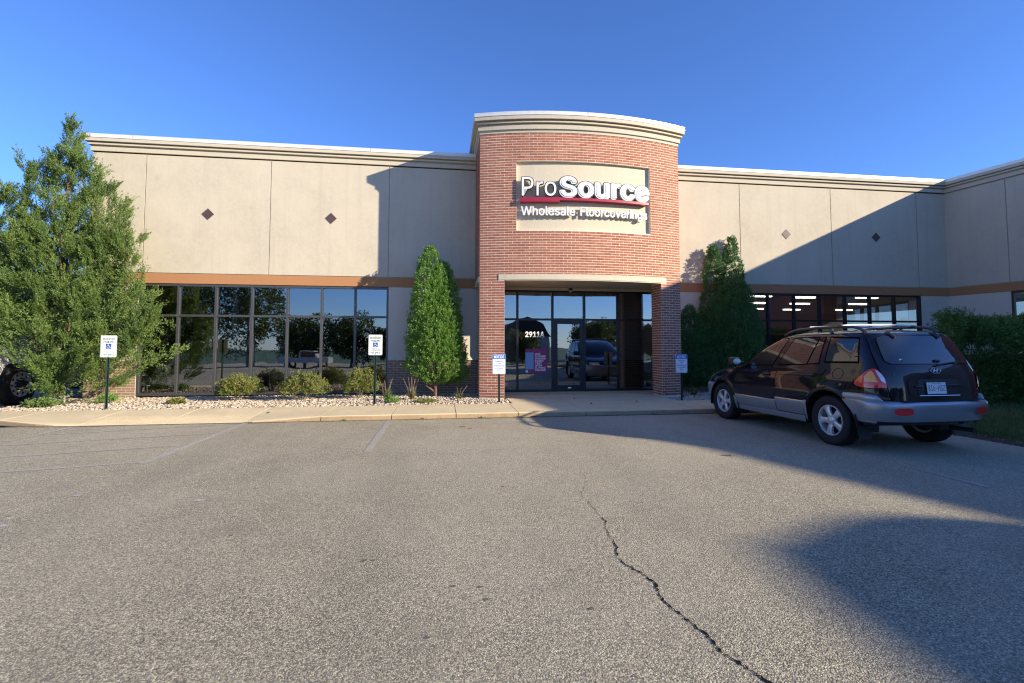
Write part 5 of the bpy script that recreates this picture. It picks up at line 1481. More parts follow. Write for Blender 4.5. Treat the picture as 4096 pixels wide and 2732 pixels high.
# patches on the skin: x edges given per height
def side_patch(z0, z1, xa, xb, off, n=14, m=10, side=1):
    mb = MB(); rows = []
    for i in range(n + 1):
        z = z0 + (z1 - z0) * i / n; a, b = xa(z), xb(z); L = []
        for k in range(m + 1):
            x = a + (b - a) * k / m; L.append(sp(t_of_x(x, z), z, off, side))
        rows.append(L)
    mb.grid(rows); return mb
def tab(*pairs): 
    p = sorted(pairs); return lambda z: lerp_tab(p, z)
FD_F = tab((.35, 2.13), (.55, 2.19), (.8, 2.205), (1.0, 2.12), (1.07, 2.06))
FD_R = tab((.35, 1.07), (.6, 1.115), (.81, 1.12), (1.0, 1.06), (1.09, .99))
RD_R = tab((.36, .46), (.50, .47), (.61, .44), (.70, .36), (.80, .235), (.87, .165), (.95, .13), (1.06, .06), (1.15, .0))
def shift(f, d): return lambda z: f(z) + d
for s in (1, -1):
    for (nm, z0, z1, xa, xb) in (("front_door", .36, 1.062, FD_R, FD_F), ("rear_door", .37, 1.085, RD_R, shift(FD_R, -.010))):
        cpart(side_patch(z0 - .006, z1 + .002, shift(xa, -.008), shift(xb, .008), .0022, side=s), "door_seam", 'seam_black', fix=False)
        d = cpart(side_patch(z0, z1, shift(xa, .003), shift(xb, -.003), .0055, side=s), "door", 'navy_paint', fix=False)
        # lower two-tone cladding of the door
        zc = .535 if nm == "front_door" else .585
        cl_ = MB(); rows = []
        for i, (z, of) in enumerate(((z0, .008), (z0 + .02, .020), (zc - .05, .026), (zc - .012, .022), (zc, .008))):
            a, b = xa(z) + .004, xb(z) - .004; rows.append([sp(t_of_x(a + (b - a) * k / 12, z), z, of, s) for k in range(13)])
        cl_.grid(rows)
        for k in (0, 12): cl_.add([r[k] for r in rows], [tuple(range(5))])
        cpart(cl_, "door_cladding", 'clad_grey', d, fix=True)
        hx, hz = (1.30, .945) if nm == "front_door" else (.345, .978)
        hm = MB()   # recess ring + bar
        ring = [sp(t_of_x(hx + .105 * math.cos(a), hz + .047 * math.sin(a)), hz + .047 * math.sin(a), .009, s) for a in np.linspace(0, 2 * math.pi, 21)[:-1]]
        hm.add(ring, [tuple(range(20))]); h_o = cpart(hm, "handle", 'black_plastic', d, fix=False)
        cpart(MB().tube([sp(t_of_x(hx + q, hz - .004), hz - .004, .010 + .026 * (1 - (q / .09) ** 2), s) for q in np.linspace(-.09, .09, 7)], .013, 8), "grip", 'navy_paint', h_o)
    # rub line
    cpart(MB().tube([sp(t_of_x(x, .955 + .02 * (1.1 - x) / 1.1), .955 + .02 * (1.1 - x) / 1.1, .006, s) for x in np.linspace(.46, 2.13, 12)], .004, 5), "crease_moulding", 'seam_black')
    # sills under the doors
    m_ = MB(); rows = []
    for (z, of) in ((.255, -.02), (.262, .012), (.30, .022), (.352, .016), (.358, .004)): rows.append([sp(t_of_x(x, z), z, of, s) for x in np.linspace(.44, 2.22, 16)])
    m_.grid(rows); cpart(m_, "sill", 'clad_grey')
    # lip behind front wheel and before rear wheel
    for (x0, x1, z1) in ((2.14, 2.225, .535), (.405, .455, .60)):
        m_ = MB(); rows = []
        for (z, of) in ((.30, .01), (.32, .022), (z1 - .05, .026), (z1, .008)): rows.append([sp(t_of_x(x, z), z, of, s) for x in np.linspace(x0, x1, 4)])
        m_.grid(rows); cpart(m_, "arch_cladding", 'clad_grey')
    # flared arch lips
    for xc, R, a0, a1 in ((0, RA_R, .62, math.pi - .75), (2.62, RA_F, .95, math.pi - .30)):
        m_ = MB(); rows = []
        for (dr, of) in ((-.004, -.02), (-.002, .014), (.02, .022), (.055, .012), (.075, .002)):
            L = []
            for a in np.linspace(a0, a1, 24):
                x = xc + (R + dr) * math.cos(a); z = ZC + (R + dr) * math.sin(a); L.append(sp(t_of_x(x, z), z, of, s))
            rows.append(L)
        m_.grid(rows); cpart(m_, "arch_lip", 'navy_paint')
    # front bumper side
    m_ = MB(); rows = []
    tz = [(.27, -.01), (.30, .02), (.45, .035), (.60, .034), (.665, .03), (.70, .004)]
    for (z, of) in tz:
        L = []
        x_s = 2.62 + math.sqrt(max(.0, (RA_F + .005) ** 2 - (z - ZC) ** 2)) if z > .2 else 3.0
        t0 = t_of_x(min(x_s, xef(z)), z) if x_s <= xef(z) else 2 + (x_s - xef(z)) / (lerp_tab(XF_TAB, z) - xef(z)) * .35
        for k in range(13): L.append(sp(t0 + (3 - t0) * k / 12, z, of, s))
        rows.append(L)
    m_.grid(rows); fb = cpart(m_, "front_bumper", 'clad_grey')
    cpart(MB().bbox(3.235, 3.285, .0, .03, .575, .615, .006).mesh and MB().add([sp(t, z, .040, s) for (t, z) in ((2.22, .575), (2.32, .575), (2.32, .615), (2.22, .615))], [(0, 1, 2, 3)]), "side_marker", 'tail_amber', fb, fix=False)
    # headlamp
    hl = MB(); rows = []
    for z in (.70, .75, .80): rows.append([sp(2.30 + q * .45, z, .006, s) for q in np.linspace(0, 1, 8)])
    hl.grid(rows); cpart(hl, "headlight", 'tail_clear')
# grille
gr = MB(); rows = []
for z in (.64, .70, .76): rows.append([sp(2.84 + .155 * q, z, .012, 1) for q in np.linspace(0, 1, 6)] + [sp(2.995 - .155 * q, z, .012, -1) for q in np.linspace(0, 1, 6)])
gr.grid(rows); cpart(gr, "grille", 'black_plastic')
# --- rear bumper: wraps from wheel arch to wheel arch
def bumper_rows():
    prof = [(.435, -.03), (.445, .035), (.52, .075), (.60, .092), (.655, .090), (.685, .082), (.700, .060), (.705, .0)]
    return prof
m_ = MB(); rows = []
for (z, of) in bumper_rows():
    xs_ = -math.sqrt(max(.02, (RA_R + .004) ** 2 - max(0, z - ZC) ** 2)); xs_ = max(xs_, -.435) if z < .75 else xs_
    t1 = t_of_x(xs_, z) if xs_ > xer(z) else .99
    L = []
    for k in range(31):
        t = t1 * k / 30; fade = min(1, max(0, (t1 - t) / .45)); o_ = .018 + (of - .018) * (fade ** .7) if of > .02 else of
        L.append(sp(t, z, o_, 1))
    R_ = [(x, -y, zz_) for (x, y, zz_) in L]
    rows.append(list(reversed(L)) + R_[1:])
m_.grid(rows); rb = cpart(m_, "rear_bumper", 'clad_grey', angle=60)
# raised shoulders of the bumper on both quarters
for s in (1, -1):
    m_ = MB(); rows = []
    for (z, of) in ((.690, .03), (.73, .052), (.765, .045), (.782, .018), (.788, -.01)):
        L = []
        for k in range(16):
            q = k / 15; t = .58 + q * .47
            fade = min(1, (t - .55) / .12)
            L.append(sp(t, .69 + (z - .69) * fade, max(-.01, of * (1 - .62 * q)), s))
        rows.append(L)
    m_.grid(rows); cpart(m_, "bumper_shoulder", 'clad_grey', rb, angle=60)
    m_ = MB(); rows = []       # quarter skin of the bumper between arch and corner
    for (z, of) in ((.40, .0), (.42, .022), (.55, .03), (.69, .034)):
        L = []
        for k in range(10):
            xs_ = -math.sqrt(max(.02, (RA_R + .004) ** 2 - max(0, z - ZC) ** 2)); t1 = t_of_x(max(xs_, xer(z)), z) if xs_ > xer(z) else 1.0
            t = .70 + (t1 - .70) * k / 9; L.append(sp(t, z, of, s))
        rows.append(L)
    m_.grid(rows); cpart(m_, "bumper_quarter", 'clad_grey', rb)
    # red reflectors
    rc_ = MB(); fr_ = MB(); yc, zc_, a_, b_ = .575, .585, .105, .048
    def bp(y, z, o_): 
        return sp(t_of_y(y, z), z, o_, s)
    for mbx, k_, o_ in ((fr_, 1.22, .094), (rc_, 1.0, .102)):
        ring = [bp(yc + a_ * k_ * (abs(math.cos(a)) ** .75) * (1 if math.cos(a) > 0 else -1), zc_ + b_ * k_ * (abs(math.sin(a)) ** .75) * (1 if math.sin(a) > 0 else -1), o_) for a in np.linspace(0, 2 * math.pi, 25)[:-1]]
        cen = bp(yc, zc_, o_ + .006); mbx.add(ring + [cen], [(i, (i + 1) % 24, 24) for i in range(24)])
    cpart(fr_, "reflector_surround", 'clad_grey', rb); cpart(rc_, "reflector", 'reflector_red', rb)
m_ = MB(); m_.add([(-.905, .60, .708), (-.905, -.60, .708), (-.80, -.62, .715), (-.80, .62, .715)], [(0, 1, 2, 3)]); cpart(m_, "step_pad", 'black_plastic', rb, smooth=False)
# --- tailgate
def rear_patch(z0, z1, ya, yb, off, n=12, m=16, mat='navy_paint', name="panel", parent=None):
    mb = MB(); rows = []
    for i in range(n + 1):
        z = z0 + (z1 - z0) * i / n; a, b = ya(z), yb(z); L = []
        for k in range(m + 1):
            y = a + (b - a) * k / m; L.append(sp(t_of_y(y, z), z, off, 1 if y >= 0 else -1))
        rows.append(L)
    mb.grid(rows); return cpart(mb, name, mat, parent, fix=False)
GY = tab((.70, .66), (.80, .685), (.90, .70), (1.0, .715), (1.10, .735), (1.2, .735), (1.35, .715), (1.5, .68), (1.58, .655))
neg = lambda f: (lambda z: -f(z))
rear_patch(.70, 1.59, shift(GY, .008), lambda z: -GY(z) - .008, .0022, mat='seam_black', name="tailgate_seam")
gate = rear_patch(.708, 1.585, shift(GY, -.002), lambda z: -GY(z) + .002, .0055, name="tailgate", n=20)
GW = tab((1.185, .585), (1.20, .625), (1.23, .645), (1.35, .635), (1.5, .605), (1.535, .58), (1.55, .54), (1.56, .48))
rear_patch(1.178, 1.565, shift(GW, .014), lambda z: -GW(z) - .014, .0075, mat='seam_black', name="window_seal", parent=gate, n=16)
rear_patch(1.185, 1.558, GW, neg(GW), .010, mat='car_glass', name="rear_window", parent=gate, n=16)
# recess with number plate
RW = tab((.755, .36), (.78, .42), (.85, .455), (.95, .455), (1.0, .42), (1.03, .34), (1.04, .25))
rear_patch(.757, 1.037, RW, neg(RW), .012, name="plate_surround", parent=gate)
RI = tab((.785, .30), (.80, .315), (.90, .32), (.965, .31), (.985, .27))
rear_patch(.785, .985, RI, neg(RI), .0155, mat='black_plastic', name="plate_recess", parent=gate)
def on_gate(y, z, off): return sp(t_of_y(y, z), z, off, 1 if y >= 0 else -1)
cpart(MB().tube([on_gate(y, .775, .020) for y in np.linspace(.31, -.31, 9)], .006, 6), "chrome_strip", 'chrome', gate)
cpart(MB().tube([on_gate(y, .905, .02 + .02 * (1 - ((y + .22) / .13) ** 2)) for y in np.linspace(-.10, -.34, 7)], .014, 8), "gate_handle", 'black_plastic', gate)
cpart(MB().tube([on_gate(y, .895, .022) for y in np.linspace(.36, .26, 4)], .012, 8), "gate_grip", 'navy_paint', gate)
# plate
pl_o = empty("number_plate"); pl_o.parent = gate
pbx = on_gate(.055, .875, .028)
def pl_mb(y0, y1, z0, z1, off): 
    x = pbx[0] - off; tl = .10
    return MB().add([(x - 0 + (z - .875) * tl, y, z) for (y, z) in ((y0, z0), (y1, z0), (y1, z1), (y0, z1))], [(0, 1, 2, 3)])
bpy.data.objects.remove(pl_o)
plate_c = cpart(pl_mb(.055 + .158, .055 - .158, .790, .958, -.003), "number_plate", 'black_plastic', gate, smooth=False, fix=False)
cpart(pl_mb(.055 + .147, .055 - .147, .800, .948, 0), "plate_face", 'plate_white', gate, smooth=False, fix=False)
def car_text(s, y0, y1, z0, cap, xoff, mat, name, bold, parent, tilt=.10):
    me = text_mesh(s, bold=bold); e = extent(me); size = cap / CAPH; sx = (y0 - y1) / (e[1] - e[0])
    for v in me.vertices:
        u = (v.co.x - e[0]) * sx; q = v.co.y * size
        v.co = (xoff + (z0 + q - .875) * tilt, y0 - u, z0 + q)
    return link(name, me, M[mat], parent)
car_text("816-HSZ", .055 + .128, .055 - .128, .838, .075, pbx[0] - .002, 'plate_ink', "plate_number", -.004, gate)
car_text("WISCONSIN", .055 + .07, .055 - .07, .930, .012, pbx[0] - .002, 'plate_ink', "plate_state", .0, gate)
# emblem: ellipse ring with slanted letter
em = on_gate(0, 1.10, .02)
m_ = MB(); 
ring = [(em[0] + .003 * math.sin(a), .075 * math.cos(a), 1.10 + .040 * math.sin(a)) for a in np.linspace(0, 2 * math.pi, 25)[:-1]]
m_.tube(ring + [ring[0]], .006, 6, False); cpart(m_, "emblem_ring", 'chrome', gate)
m_ = MB(); m_.tube([(em[0], .030, 1.075), (em[0], .018, 1.125)], .007, 6); m_.tube([(em[0], -.018, 1.075), (em[0], -.030, 1.125)], .007, 6); m_.tube([(em[0] - .001, .026, 1.094), (em[0] - .003, 0, 1.10), (em[0] - .001, -.026, 1.106)], .006, 6); cpart(m_, "emblem_letter", 'chrome', gate)
for (s_, y0, y1, z, cap, mt) in (("Santa Fe", -.44, -.60, 1.075, .022, 'chrome'), ("GLS", -.52, -.585, 1.035, .020, 'chrome'), ("INVINCER", .60, .46, 1.068, .017, 'plate_white'), ("CALEARO HYUNDAI", .60, .46, 1.046, .009, 'plate_white')):
    yc_ = (y0 + y1) / 2; car_text(s_, y0, y1, z, cap, on_gate(yc_, z, .013)[0], mt, "badge", .02, gate, .12)
# wiper and spoiler hinges
cpart(MB().tube([on_gate(-.02, 1.155, .03), on_gate(-.15, 1.175, .035), on_gate(-.38, 1.20, .022)], .010, 6), "rear_wiper", 'black_plastic', gate)
cpart(MB().tube([on_gate(-.04, 1.218, .018), on_gate(-.11, 1.215, .018)], .018, 8), "wiper_pivot", 'black_plastic', gate)
cpart(MB().lathe([(0, -.006), (.018, -.004), (.022, .008)], 12, 'x', on_gate(.44, 1.235, .014)), "washer_cap", 'chrome', gate)
for y in (.40, -.30):
    a, b = on_gate(y, 1.585, .012), on_gate(y - .035, 1.525, .022)
    cpart(MB().tube([(a[0] + .05, y, 1.60), a, b], [.020, .028, .022], 8), "window_hinge", 'black_plastic', gate)
# tail lamps
for s in (1, -1):
    def lamp_patch(u0, u1, zlo, zhi, off, n=16, m=8):
        mb = MB(); rows = []
        for i in range(n + 1):
            u = u0 + (u1 - u0) * i / n; a, b = zlo(u), zhi(u); L = []
            for k in range(m + 1):
                z = a + (b - a) * k / m
                tA = t_of_x(-.445, z) if -.445 > xer(z) else .985
                tB = t_of_y(.708, z); L.append(sp(tA + (tB - tA) * u, z, off, s))
            rows.append(L)
        mb.grid(rows); return mb
    lo = tab((0, .905), (.04, .885), (.1, .872), (.5, .868), (1, .872)); hi = tab((0, .945), (.04, .985), (.12, 1.03), (.25, 1.075), (.4, 1.105), (.55, 1.12), (.68, 1.12), (.8, 1.10), (.9, 1.065), (.96, 1.02), (1, .97))
    tl_ = cpart(lamp_patch(-.02, 1.03, lambda u: lo(u) - .010, lambda u: hi(u) + .010, .004), "tail_light", 'seam_black', fix=False)
    cpart(lamp_patch(0, 1, lo, hi, .014), "red_lens", 'tail_red', tl_, fix=False)
    cpart(lamp_patch(.25, .72, lambda u: .945, tab((.25, 1.02), (.4, 1.075), (.52, 1.09), (.6, 1.06), (.72, .95)), .018), "amber_lens", 'tail_amber', tl_, fix=False)
    cpart(lamp_patch(.70, .97, tab((.70, 1.085), (.76, 1.03), (.85, .96), (.97, .93)), tab((.70, 1.105), (.8, 1.085), (.9, 1.045), (.97, .99)), .018), "clear_lens", 'tail_clear', tl_, fix=False)
    # panel line below lamp, fuel door
    cpart(MB().tube([sp(t_of_x(-.10, .79 + q), .79 + q, .0, s) if False else sp(.97, .79 + q, .003, s) for q in np.linspace(0, .085, 4)], .0025, 4), "quarter_seam", 'seam_black')
cpart(MB().tube([sp(t_of_x(-.165 + .088 * math.cos(a), 1.03 + .075 * math.sin(a)), 1.03 + .075 * math.sin(a), .003, 1) for a in np.linspace(0, 2 * math.pi, 25)], .0028, 4, False), "fuel_door_seam", 'seam_black')
# --- side glass
def glass_patch(bl, br, tr, tl, off, s, bulge=0.0, n=10, m=8):
    mb = MB(); rows = []
    for i in range(m + 1):
        v = i / m; L = []
        for k in range(n + 1):
            u = k / n
            x = (1 - v) * ((1 - u) * bl[0] + u * br[0]) + v * ((1 - u) * tl[0] + u * tr[0])
            z = (1 - v) * ((1 - u) * bl[1] + u * br[1]) + v * ((1 - u) * tl[1] + u * tr[1]) + v * bulge * 4 * u * (1 - u)
            t = t_of_x(x, z)
            if t > 2: 
                f = xef(z); xf = lerp_tab(XF_TAB, z); c = min(1, (x - f) / (xf - f)) ** (NF / 2); t = 3 - math.acos(min(1, c)) * 2 / math.pi if c < 1 else 3
                t = 2 + (1 - math.acos(min(1, c)) * 2 / math.pi)
            L.append(sp(t, z, off, s))
        rows.append(L)
    mb.grid(rows); return mb
WINS = (("front_window", (1.885, 1.088), (1.20, 1.105), (.965, 1.528), (1.16, 1.500), .032), ("rear_door_window", (1.06, 1.112), (.445, 1.152), (.305, 1.548), (.815, 1.540), .006),
        ("vent_window", (.415, 1.155), (.215, 1.172), (.195, 1.545), (.275, 1.548), .0), ("quarter_window", (.085, 1.200), (-.425, 1.212), (-.375, 1.520), (.085, 1.538), .0))
def grow(w, d):
    c = [(sum(p[i] for p in w[1:5]) / 4) for i in (0, 1)]
    return [(p[0] + d * (1 if p[0] > c[0] else -1), p[1] + d * (1 if p[1] > c[1] else -1)) for p in w[1:5]]
for s in (1, -1):
    for w in WINS:
        g = grow(w, .017 if w[0] != "quarter_window" else .026)
        cpart(glass_patch(*g, .0026, s, w[5]), "window_frame", 'seam_black', fix=False)
        cpart(glass_patch(*w[1:5], .0052, s, w[5]), w[0], 'car_glass', fix=False)
    m_ = MB()
    for i in range(4): 
        z = 1.28 + i * .06; m_.tube([sp(t_of_x(-.375, z), z, .012, s), sp(t_of_x(-.425, z), z, .012, s)], .006, 5)
    cpart(m_, "air_vent", 'black_plastic')
# windscreen
m_ = MB(); rows = []
for z in np.linspace(1.10, 1.575, 10):
    L = [sp(t, z, .004, 1) for t in np.linspace(2.22, 3.0, 10)]; rows.append(L + [(x, -y, zz_) for (x, y, zz_) in reversed(L)][1:])
m_.grid(rows); cpart(m_, "windscreen", 'car_glass', fix=False)
# mirrors
for s in (1, -1):
    m_ = MB(); m_.bbox(-.10, .10, -.09, .09, -.075, .075, .045)
    mi = cpart(m_, "door_mirror", 'black_plastic'); mi.location = (2.02, s * 1.02, 1.145); mi.rotation_euler = (0, 0, s * -.15)
    g = MB().add([(-.103, .065 * math.cos(a) * 1.1, .055 * math.sin(a)) for a in np.linspace(0, 2 * math.pi, 21)[:-1]], [tuple(range(20))]); go = cpart(g, "mirror_glass", 'chrome', mi, fix=False)
    cpart(MB().tube([(2.0, s * .86, 1.11), (2.01, s * .96, 1.125)], .035, 8), "mirror_arm", 'black_plastic')
# roof rails and bars
for s in (1, -1):
    yv = lambda x: s * (.610 - .015 * (x - .4) ** 2)
    rail = [(1.20, yv(1.2), 1.600), (1.08, yv(1.08), 1.650), (.90, yv(.9), 1.686), (.5, yv(.5), 1.706), (.1, yv(.1), 1.706), (-.18, yv(-.18), 1.698), (-.30, yv(-.3), 1.668), (-.38, yv(-.38), 1.612)]
    rr_ = cpart(MB().tube(rail, [.016, .020, .021, .021, .021, .021, .024, .026], 8), "roof_rail", 'rail_grey')
    for x in (.20,): cpart(MB().tube([(x, yv(x), 1.61), (x, yv(x), 1.70)], [.028, .018], 8), "rail_foot", 'rail_grey', rr_)
for x in (.02, ):
    cb = cpart(MB().tube([(x, .62, 1.722), (x, .3, 1.735), (x, -.3, 1.735), (x, -.62, 1.722)], .016, 8), "crossbar", 'alloy')
    for s in (1, -1): cpart(MB().bbox(x - .04, x + .04, s * .61 - .035, s * .61 + .035, 1.70, 1.735, .01), "bar_clamp", 'rail_grey', cb)
cpart(MB().tube([(.62, .62, 1.720), (.62, .3, 1.732), (.62, -.3, 1.732), (.62, -.62, 1.720)], .014, 8), "crossbar", 'alloy')
# mud flaps
for (x0, s) in ((-.44, 1), (-.44, -1), (2.17, 1), (2.17, -1)):
    m_ = MB(); m_.add([(x0, s * .90, .50), (x0 + .05, s * .68, .50), (x0 - .035, s * .66, .17), (x0 - .06, s * .885, .17), (x0 - .02, s * .91, .50), (x0 + .03, s * .69, .50), (x0 - .055, s * .67, .17), (x0 - .08, s * .895, .17)], [(0, 1, 2, 3), (7, 6, 5, 4), (0, 3, 7, 4), (1, 5, 6, 2), (3, 2, 6, 7)])
    cpart(m_, "mud_flap", 'black_plastic', smooth=False)
cpart(MB().tube([(-.55, -.52, .30), (-.86, -.52, .31)], .03, 10), "exhaust_pipe", 'dark_metal')
# --- wheels
def wheel_meshes():
    ty = MB(); ty.lathe([(.222, -.085), (.245, -.100), (.30, -.113), (.335, -.104), (.350, -.088), (.356, -.05), (.356, -.022), (.350, -.020), (.350, -.014), (.356, -.012), (.357, .012), (.350, .014), (.350, .020), (.356, .022), (.356, .05), (.350, .088), (.335, .104), (.30, .113), (.262, .106), (.245, .100), (.222, .085)], 48, 'y')
    tread = MB()
    for k in range(60):
        a = 2 * math.pi * k / 60
        for sgn in (-1, 1):
            q = [(.345, .108 * sgn), (.3575, .088 * sgn), (.3575, .055 * sgn), (.351, .055 * sgn)]
            a1 = a + .055; tread.add([(r_ * math.sin(a), y, r_ * math.cos(a)) for r_, y in q] + [(r_ * math.sin(a1), y, r_ * math.cos(a1)) for r_, y in q], [(0, 1, 5, 4), (1, 2, 6, 5), (0, 4, 7, 3), (0, 3, 2, 1), (4, 5, 6, 7)])
    rim_ = MB(); rim_.lathe([(.2215, .084), (.218, .096), (.208, .096), (.200, .082), (.196, .03), (.190, -.07), (.2215, -.084)], 48, 'y')
    sp_ = MB(); n = 5
    for k in range(n):
        a = 2 * math.pi * k / n + .2
        ca, sa = math.cos(a), math.sin(a)
        rows = []
        for (r_, hw, y) in ((.045, .046, .074), (.09, .038, .082), (.14, .042, .086), (.185, .056, .080), (.205, .066, .078)):
            P = []
            for (u, dy) in ((-hw, -.035), (-hw * .92, -.006), (-hw * .45, .004), (hw * .45, .004), (hw * .92, -.006), (hw, -.035)):
                P.append((r_ * ca - u * sa, y + dy, r_ * sa + u * ca))
            rows.append(P)
        sp_.grid(rows)
    hub = MB(); hub.lathe([(.068, .04), (.066, .076), (.050, .086), (.034, .090), (.033, .096), (.022, .100), (0, .101)], 24, 'y')
    for k in range(5):
        a = 2 * math.pi * k / 5 + .83; hub.lathe([(.011, .070), (.011, .094), (0, .096)], 8, 'y', (.056 * math.cos(a), 0, .056 * math.sin(a)))
    dk = MB(); dk.lathe([(.0, .0), (.15, .0), (.195, -.02)], 32, 'y'); dk.lathe([(.0, .030), (.135, .030), (.135, .01)], 32, 'y')
    return ty.mesh("tyre", True, 35), tread.mesh("tread", False), rim_.mesh("rim", True, 40), sp_.mesh("spokes", True, 45), hub.mesh("hub", True, 40), dk.mesh("brake_disc", True, 40)
WM = wheel_meshes()
for (x, s, rot) in ((0, 1, .3), (2.62, 1, .9), (0, -1, .1), (2.62, -1, .5)):
    w = link("wheel", WM[0], M['rubber'], suv); w.location = (x, s * .775, .353); w.rotation_euler = (0, 0, 0 if s > 0 else math.pi)
    for nm, me, mt in (("tread_blocks", WM[1], 'rubber'), ("rim", WM[2], 'alloy'), ("spokes", WM[3], 'alloy'), ("hub", WM[4], 'alloy'), ("brake_disc", WM[5], 'dark_metal')):
        o = link(nm, me, M[mt], w)
        if nm == "tread_blocks": tag(o, kind="stuff")
        if nm in ("spokes", "hub"): o.rotation_euler = (0, rot, 0)
# ---------------------------------------------------------------- semi truck behind the juniper
plain('truck_silver', (.55, .56, .58), .3, .2, coat=.5)
plain('truck_blue', (.02, .03, .08), .3, .2, coat=.6)
semi = tag(empty("semi_truck", (-10.12, 13.62, 0.0)), "silver semi truck standing beside the left end of the building behind the juniper", "truck")
# local: +y runs back along the truck, x = 0 is the outer face of the near side, truck body at x < 0
def spart(mb, name, mat, parent=None, **k): return mb.build(name, M[mat], parent or semi, **k)
def arch_panel(x, prof_top, prof_bot, thick=.05):
    mb = MB(); n = len(prof_top)
    rows = [[(x, y, z) for y, z in prof_bot], [(x, y, z) for y, z in prof_top]]
    mb.grid(rows); mb.grid([[(x - thick, y, z) for y, z in prof_bot], [(x, y, z) for y, z in prof_bot]]); return mb
ya = np.linspace(-1.9, .75, 40)
def fender_bottom(y):
    R = .66
    if abs(y) < R: return .50 + math.sqrt(R * R - y * y)
    return .74 if y < 0 else .60
def hood_top(y): return 1.42 + .28 * min(1, (y + 1.9) / 2.0)
fb_ = MB(); rows = []
for f in np.linspace(0, 1, 8):
    L = []
    for y in ya:
        b = fender_bottom(y); t = hood_top(y); z = b + (t - b) * f; L.append((-.02 - .20 * max(0, f - .35) ** 2 * 2 - .10 * max(0, (-1.2 - y)) ** 2, y, z))
    rows.append(L)
rows.append([(-1.2, y, hood_top(y) + .12) for y in ya]); rows.append([(-2.4, y, hood_top(y)) for y in ya])
fb_.grid(rows); spart(fb_, "hood", 'truck_silver', smooth=True, angle=40)
bm_ = MB(); bm_.bbox(-2.42, .01, -1.98, -.74, .30, .68, .05); spart(bm_, "front_bumper", 'truck_silver')
cabm = MB(); cabm.bbox(-2.40, -.05, .72, 2.3, .75, 2.75, .08); cab = spart(cabm, "cab", 'truck_silver')
slm = MB(); slm.bbox(-2.42, -.04, 2.33, 4.3, .80, 3.5, .08); spart(slm, "sleeper", 'truck_blue')
wn_ = MB(); wn_.box(-.048, -.04, 1.0, 1.9, 1.85, 2.5); spart(wn_, "side_window", 'car_glass', cab)
fr_ = MB(); fr_.box(-1.7, -1.45, -1.5, 7.4, .62, .85); fr_.box(-.95, -.70, -1.5, 7.4, .62, .85); spart(fr_, "chassis", 'black_plastic')
stp = MB(); stp.bbox(-.30, -.02, .80, .88, .28, .80, .01); stp.bbox(-.34, -.02, .78, 1.45, .34, .40, .01); stp.bbox(-.34, -.02, .78, 1.45, .62, .68, .01); spart(stp, "step", 'truck_silver')
tk = MB(); tk.lathe([(.0, 1.62), (.30, 1.62), (.33, 1.66), (.33, 2.95), (.30, 3.0), (0, 3.0)], 24, 'y', (-.36, 0, .62)); spart(tk, "fuel_tank", 'truck_silver', smooth=True, angle=40)
hlp = MB(); hlp.bbox(-.50, -.08, -1.96, -1.86, .90, 1.15, .03); spart(hlp, "headlight", 'tail_clear')
def truck_wheel_mesh():
    ty = MB(); ty.lathe([(.29, -.12), (.33, -.135), (.45, -.14), (.49, -.12), (.505, -.10), (.505, .10), (.49, .12), (.45, .14), (.33, .135), (.30, .12), (.29, .08)], 48, 'x')
    ri = MB(); ri.lathe([(.300, .122), (.305, .130), (.292, .130), (.280, .112), (.270, .085), (.20, .098), (.155, .10), (.13, .10), (.0, .10)], 48, 'x')
    ho = MB()
    for k in range(10):
        a = 2 * math.pi * k / 10 + .1; c, s_ = .232 * math.cos(a), .232 * math.sin(a)
        ho.add([(.0985 - .003, c + .030 * math.cos(b), s_ + .030 * math.sin(b)) for b in np.linspace(0, 2 * math.pi, 13)[:-1]], [tuple(range(12))])
    nu = MB()
    for k in range(10):
        a = 2 * math.pi * k / 10 + .4; nu.lathe([(.018, .098), (.017, .135), (0, .14)], 8, 'x', (0, .142 * math.cos(a), .142 * math.sin(a)))
    hb = MB(); hb.lathe([(.10, .10), (.098, .16), (.085, .19), (.045, .195), (.043, .225), (0, .228)], 24, 'x')
    return ty.mesh("tyre", True, 35), ri.mesh("rim", True, 40), ho.mesh("hand_holes"), nu.mesh("wheel_nuts"), hb.mesh("hub", True, 40)
TW = truck_wheel_mesh()
for (y, x) in ((0, -.16), (5.1, -.16), (6.4, -.16)):
    w = link("wheel", TW[0], M['rubber'], semi); w.location = (x, y, .50)
    for nm, me, mt in (("rim", TW[1], 'alloy'), ("hand_holes", TW[2], 'tar_dark'), ("wheel_nuts", TW[3], 'dark_metal'), ("hub", TW[4], 'dark_metal')):
        o = link(nm, me, M[mt], w)
        if nm in ("hand_holes", "wheel_nuts"): tag(o, kind="stuff")
        if nm == "hand_holes": o.location = (.006, 0, 0)
    w2 = link("wheel", TW[0], M['rubber'], semi); w2.location = (-2.2, y, .50)
# small utility box with pipe at the corner of the building
ub = tag(empty("utility_box", (-8.62, 12.6, .09)), "small weathered white metal valve box on the pebbles by the juniper", "utility box")
MB().bbox(-.18, .02, -.08, .08, 0, .17, .012).build("box", M['old_white'], ub); MB().bbox(-.20, .16, -.09, .09, .171, .20, .008).build("lid", M['old_white'], ub)
MB().tube([(.11, 0, -.02), (.11, 0, .17)], .022, 10).build("pipe", M['kiosk_grey'], ub)
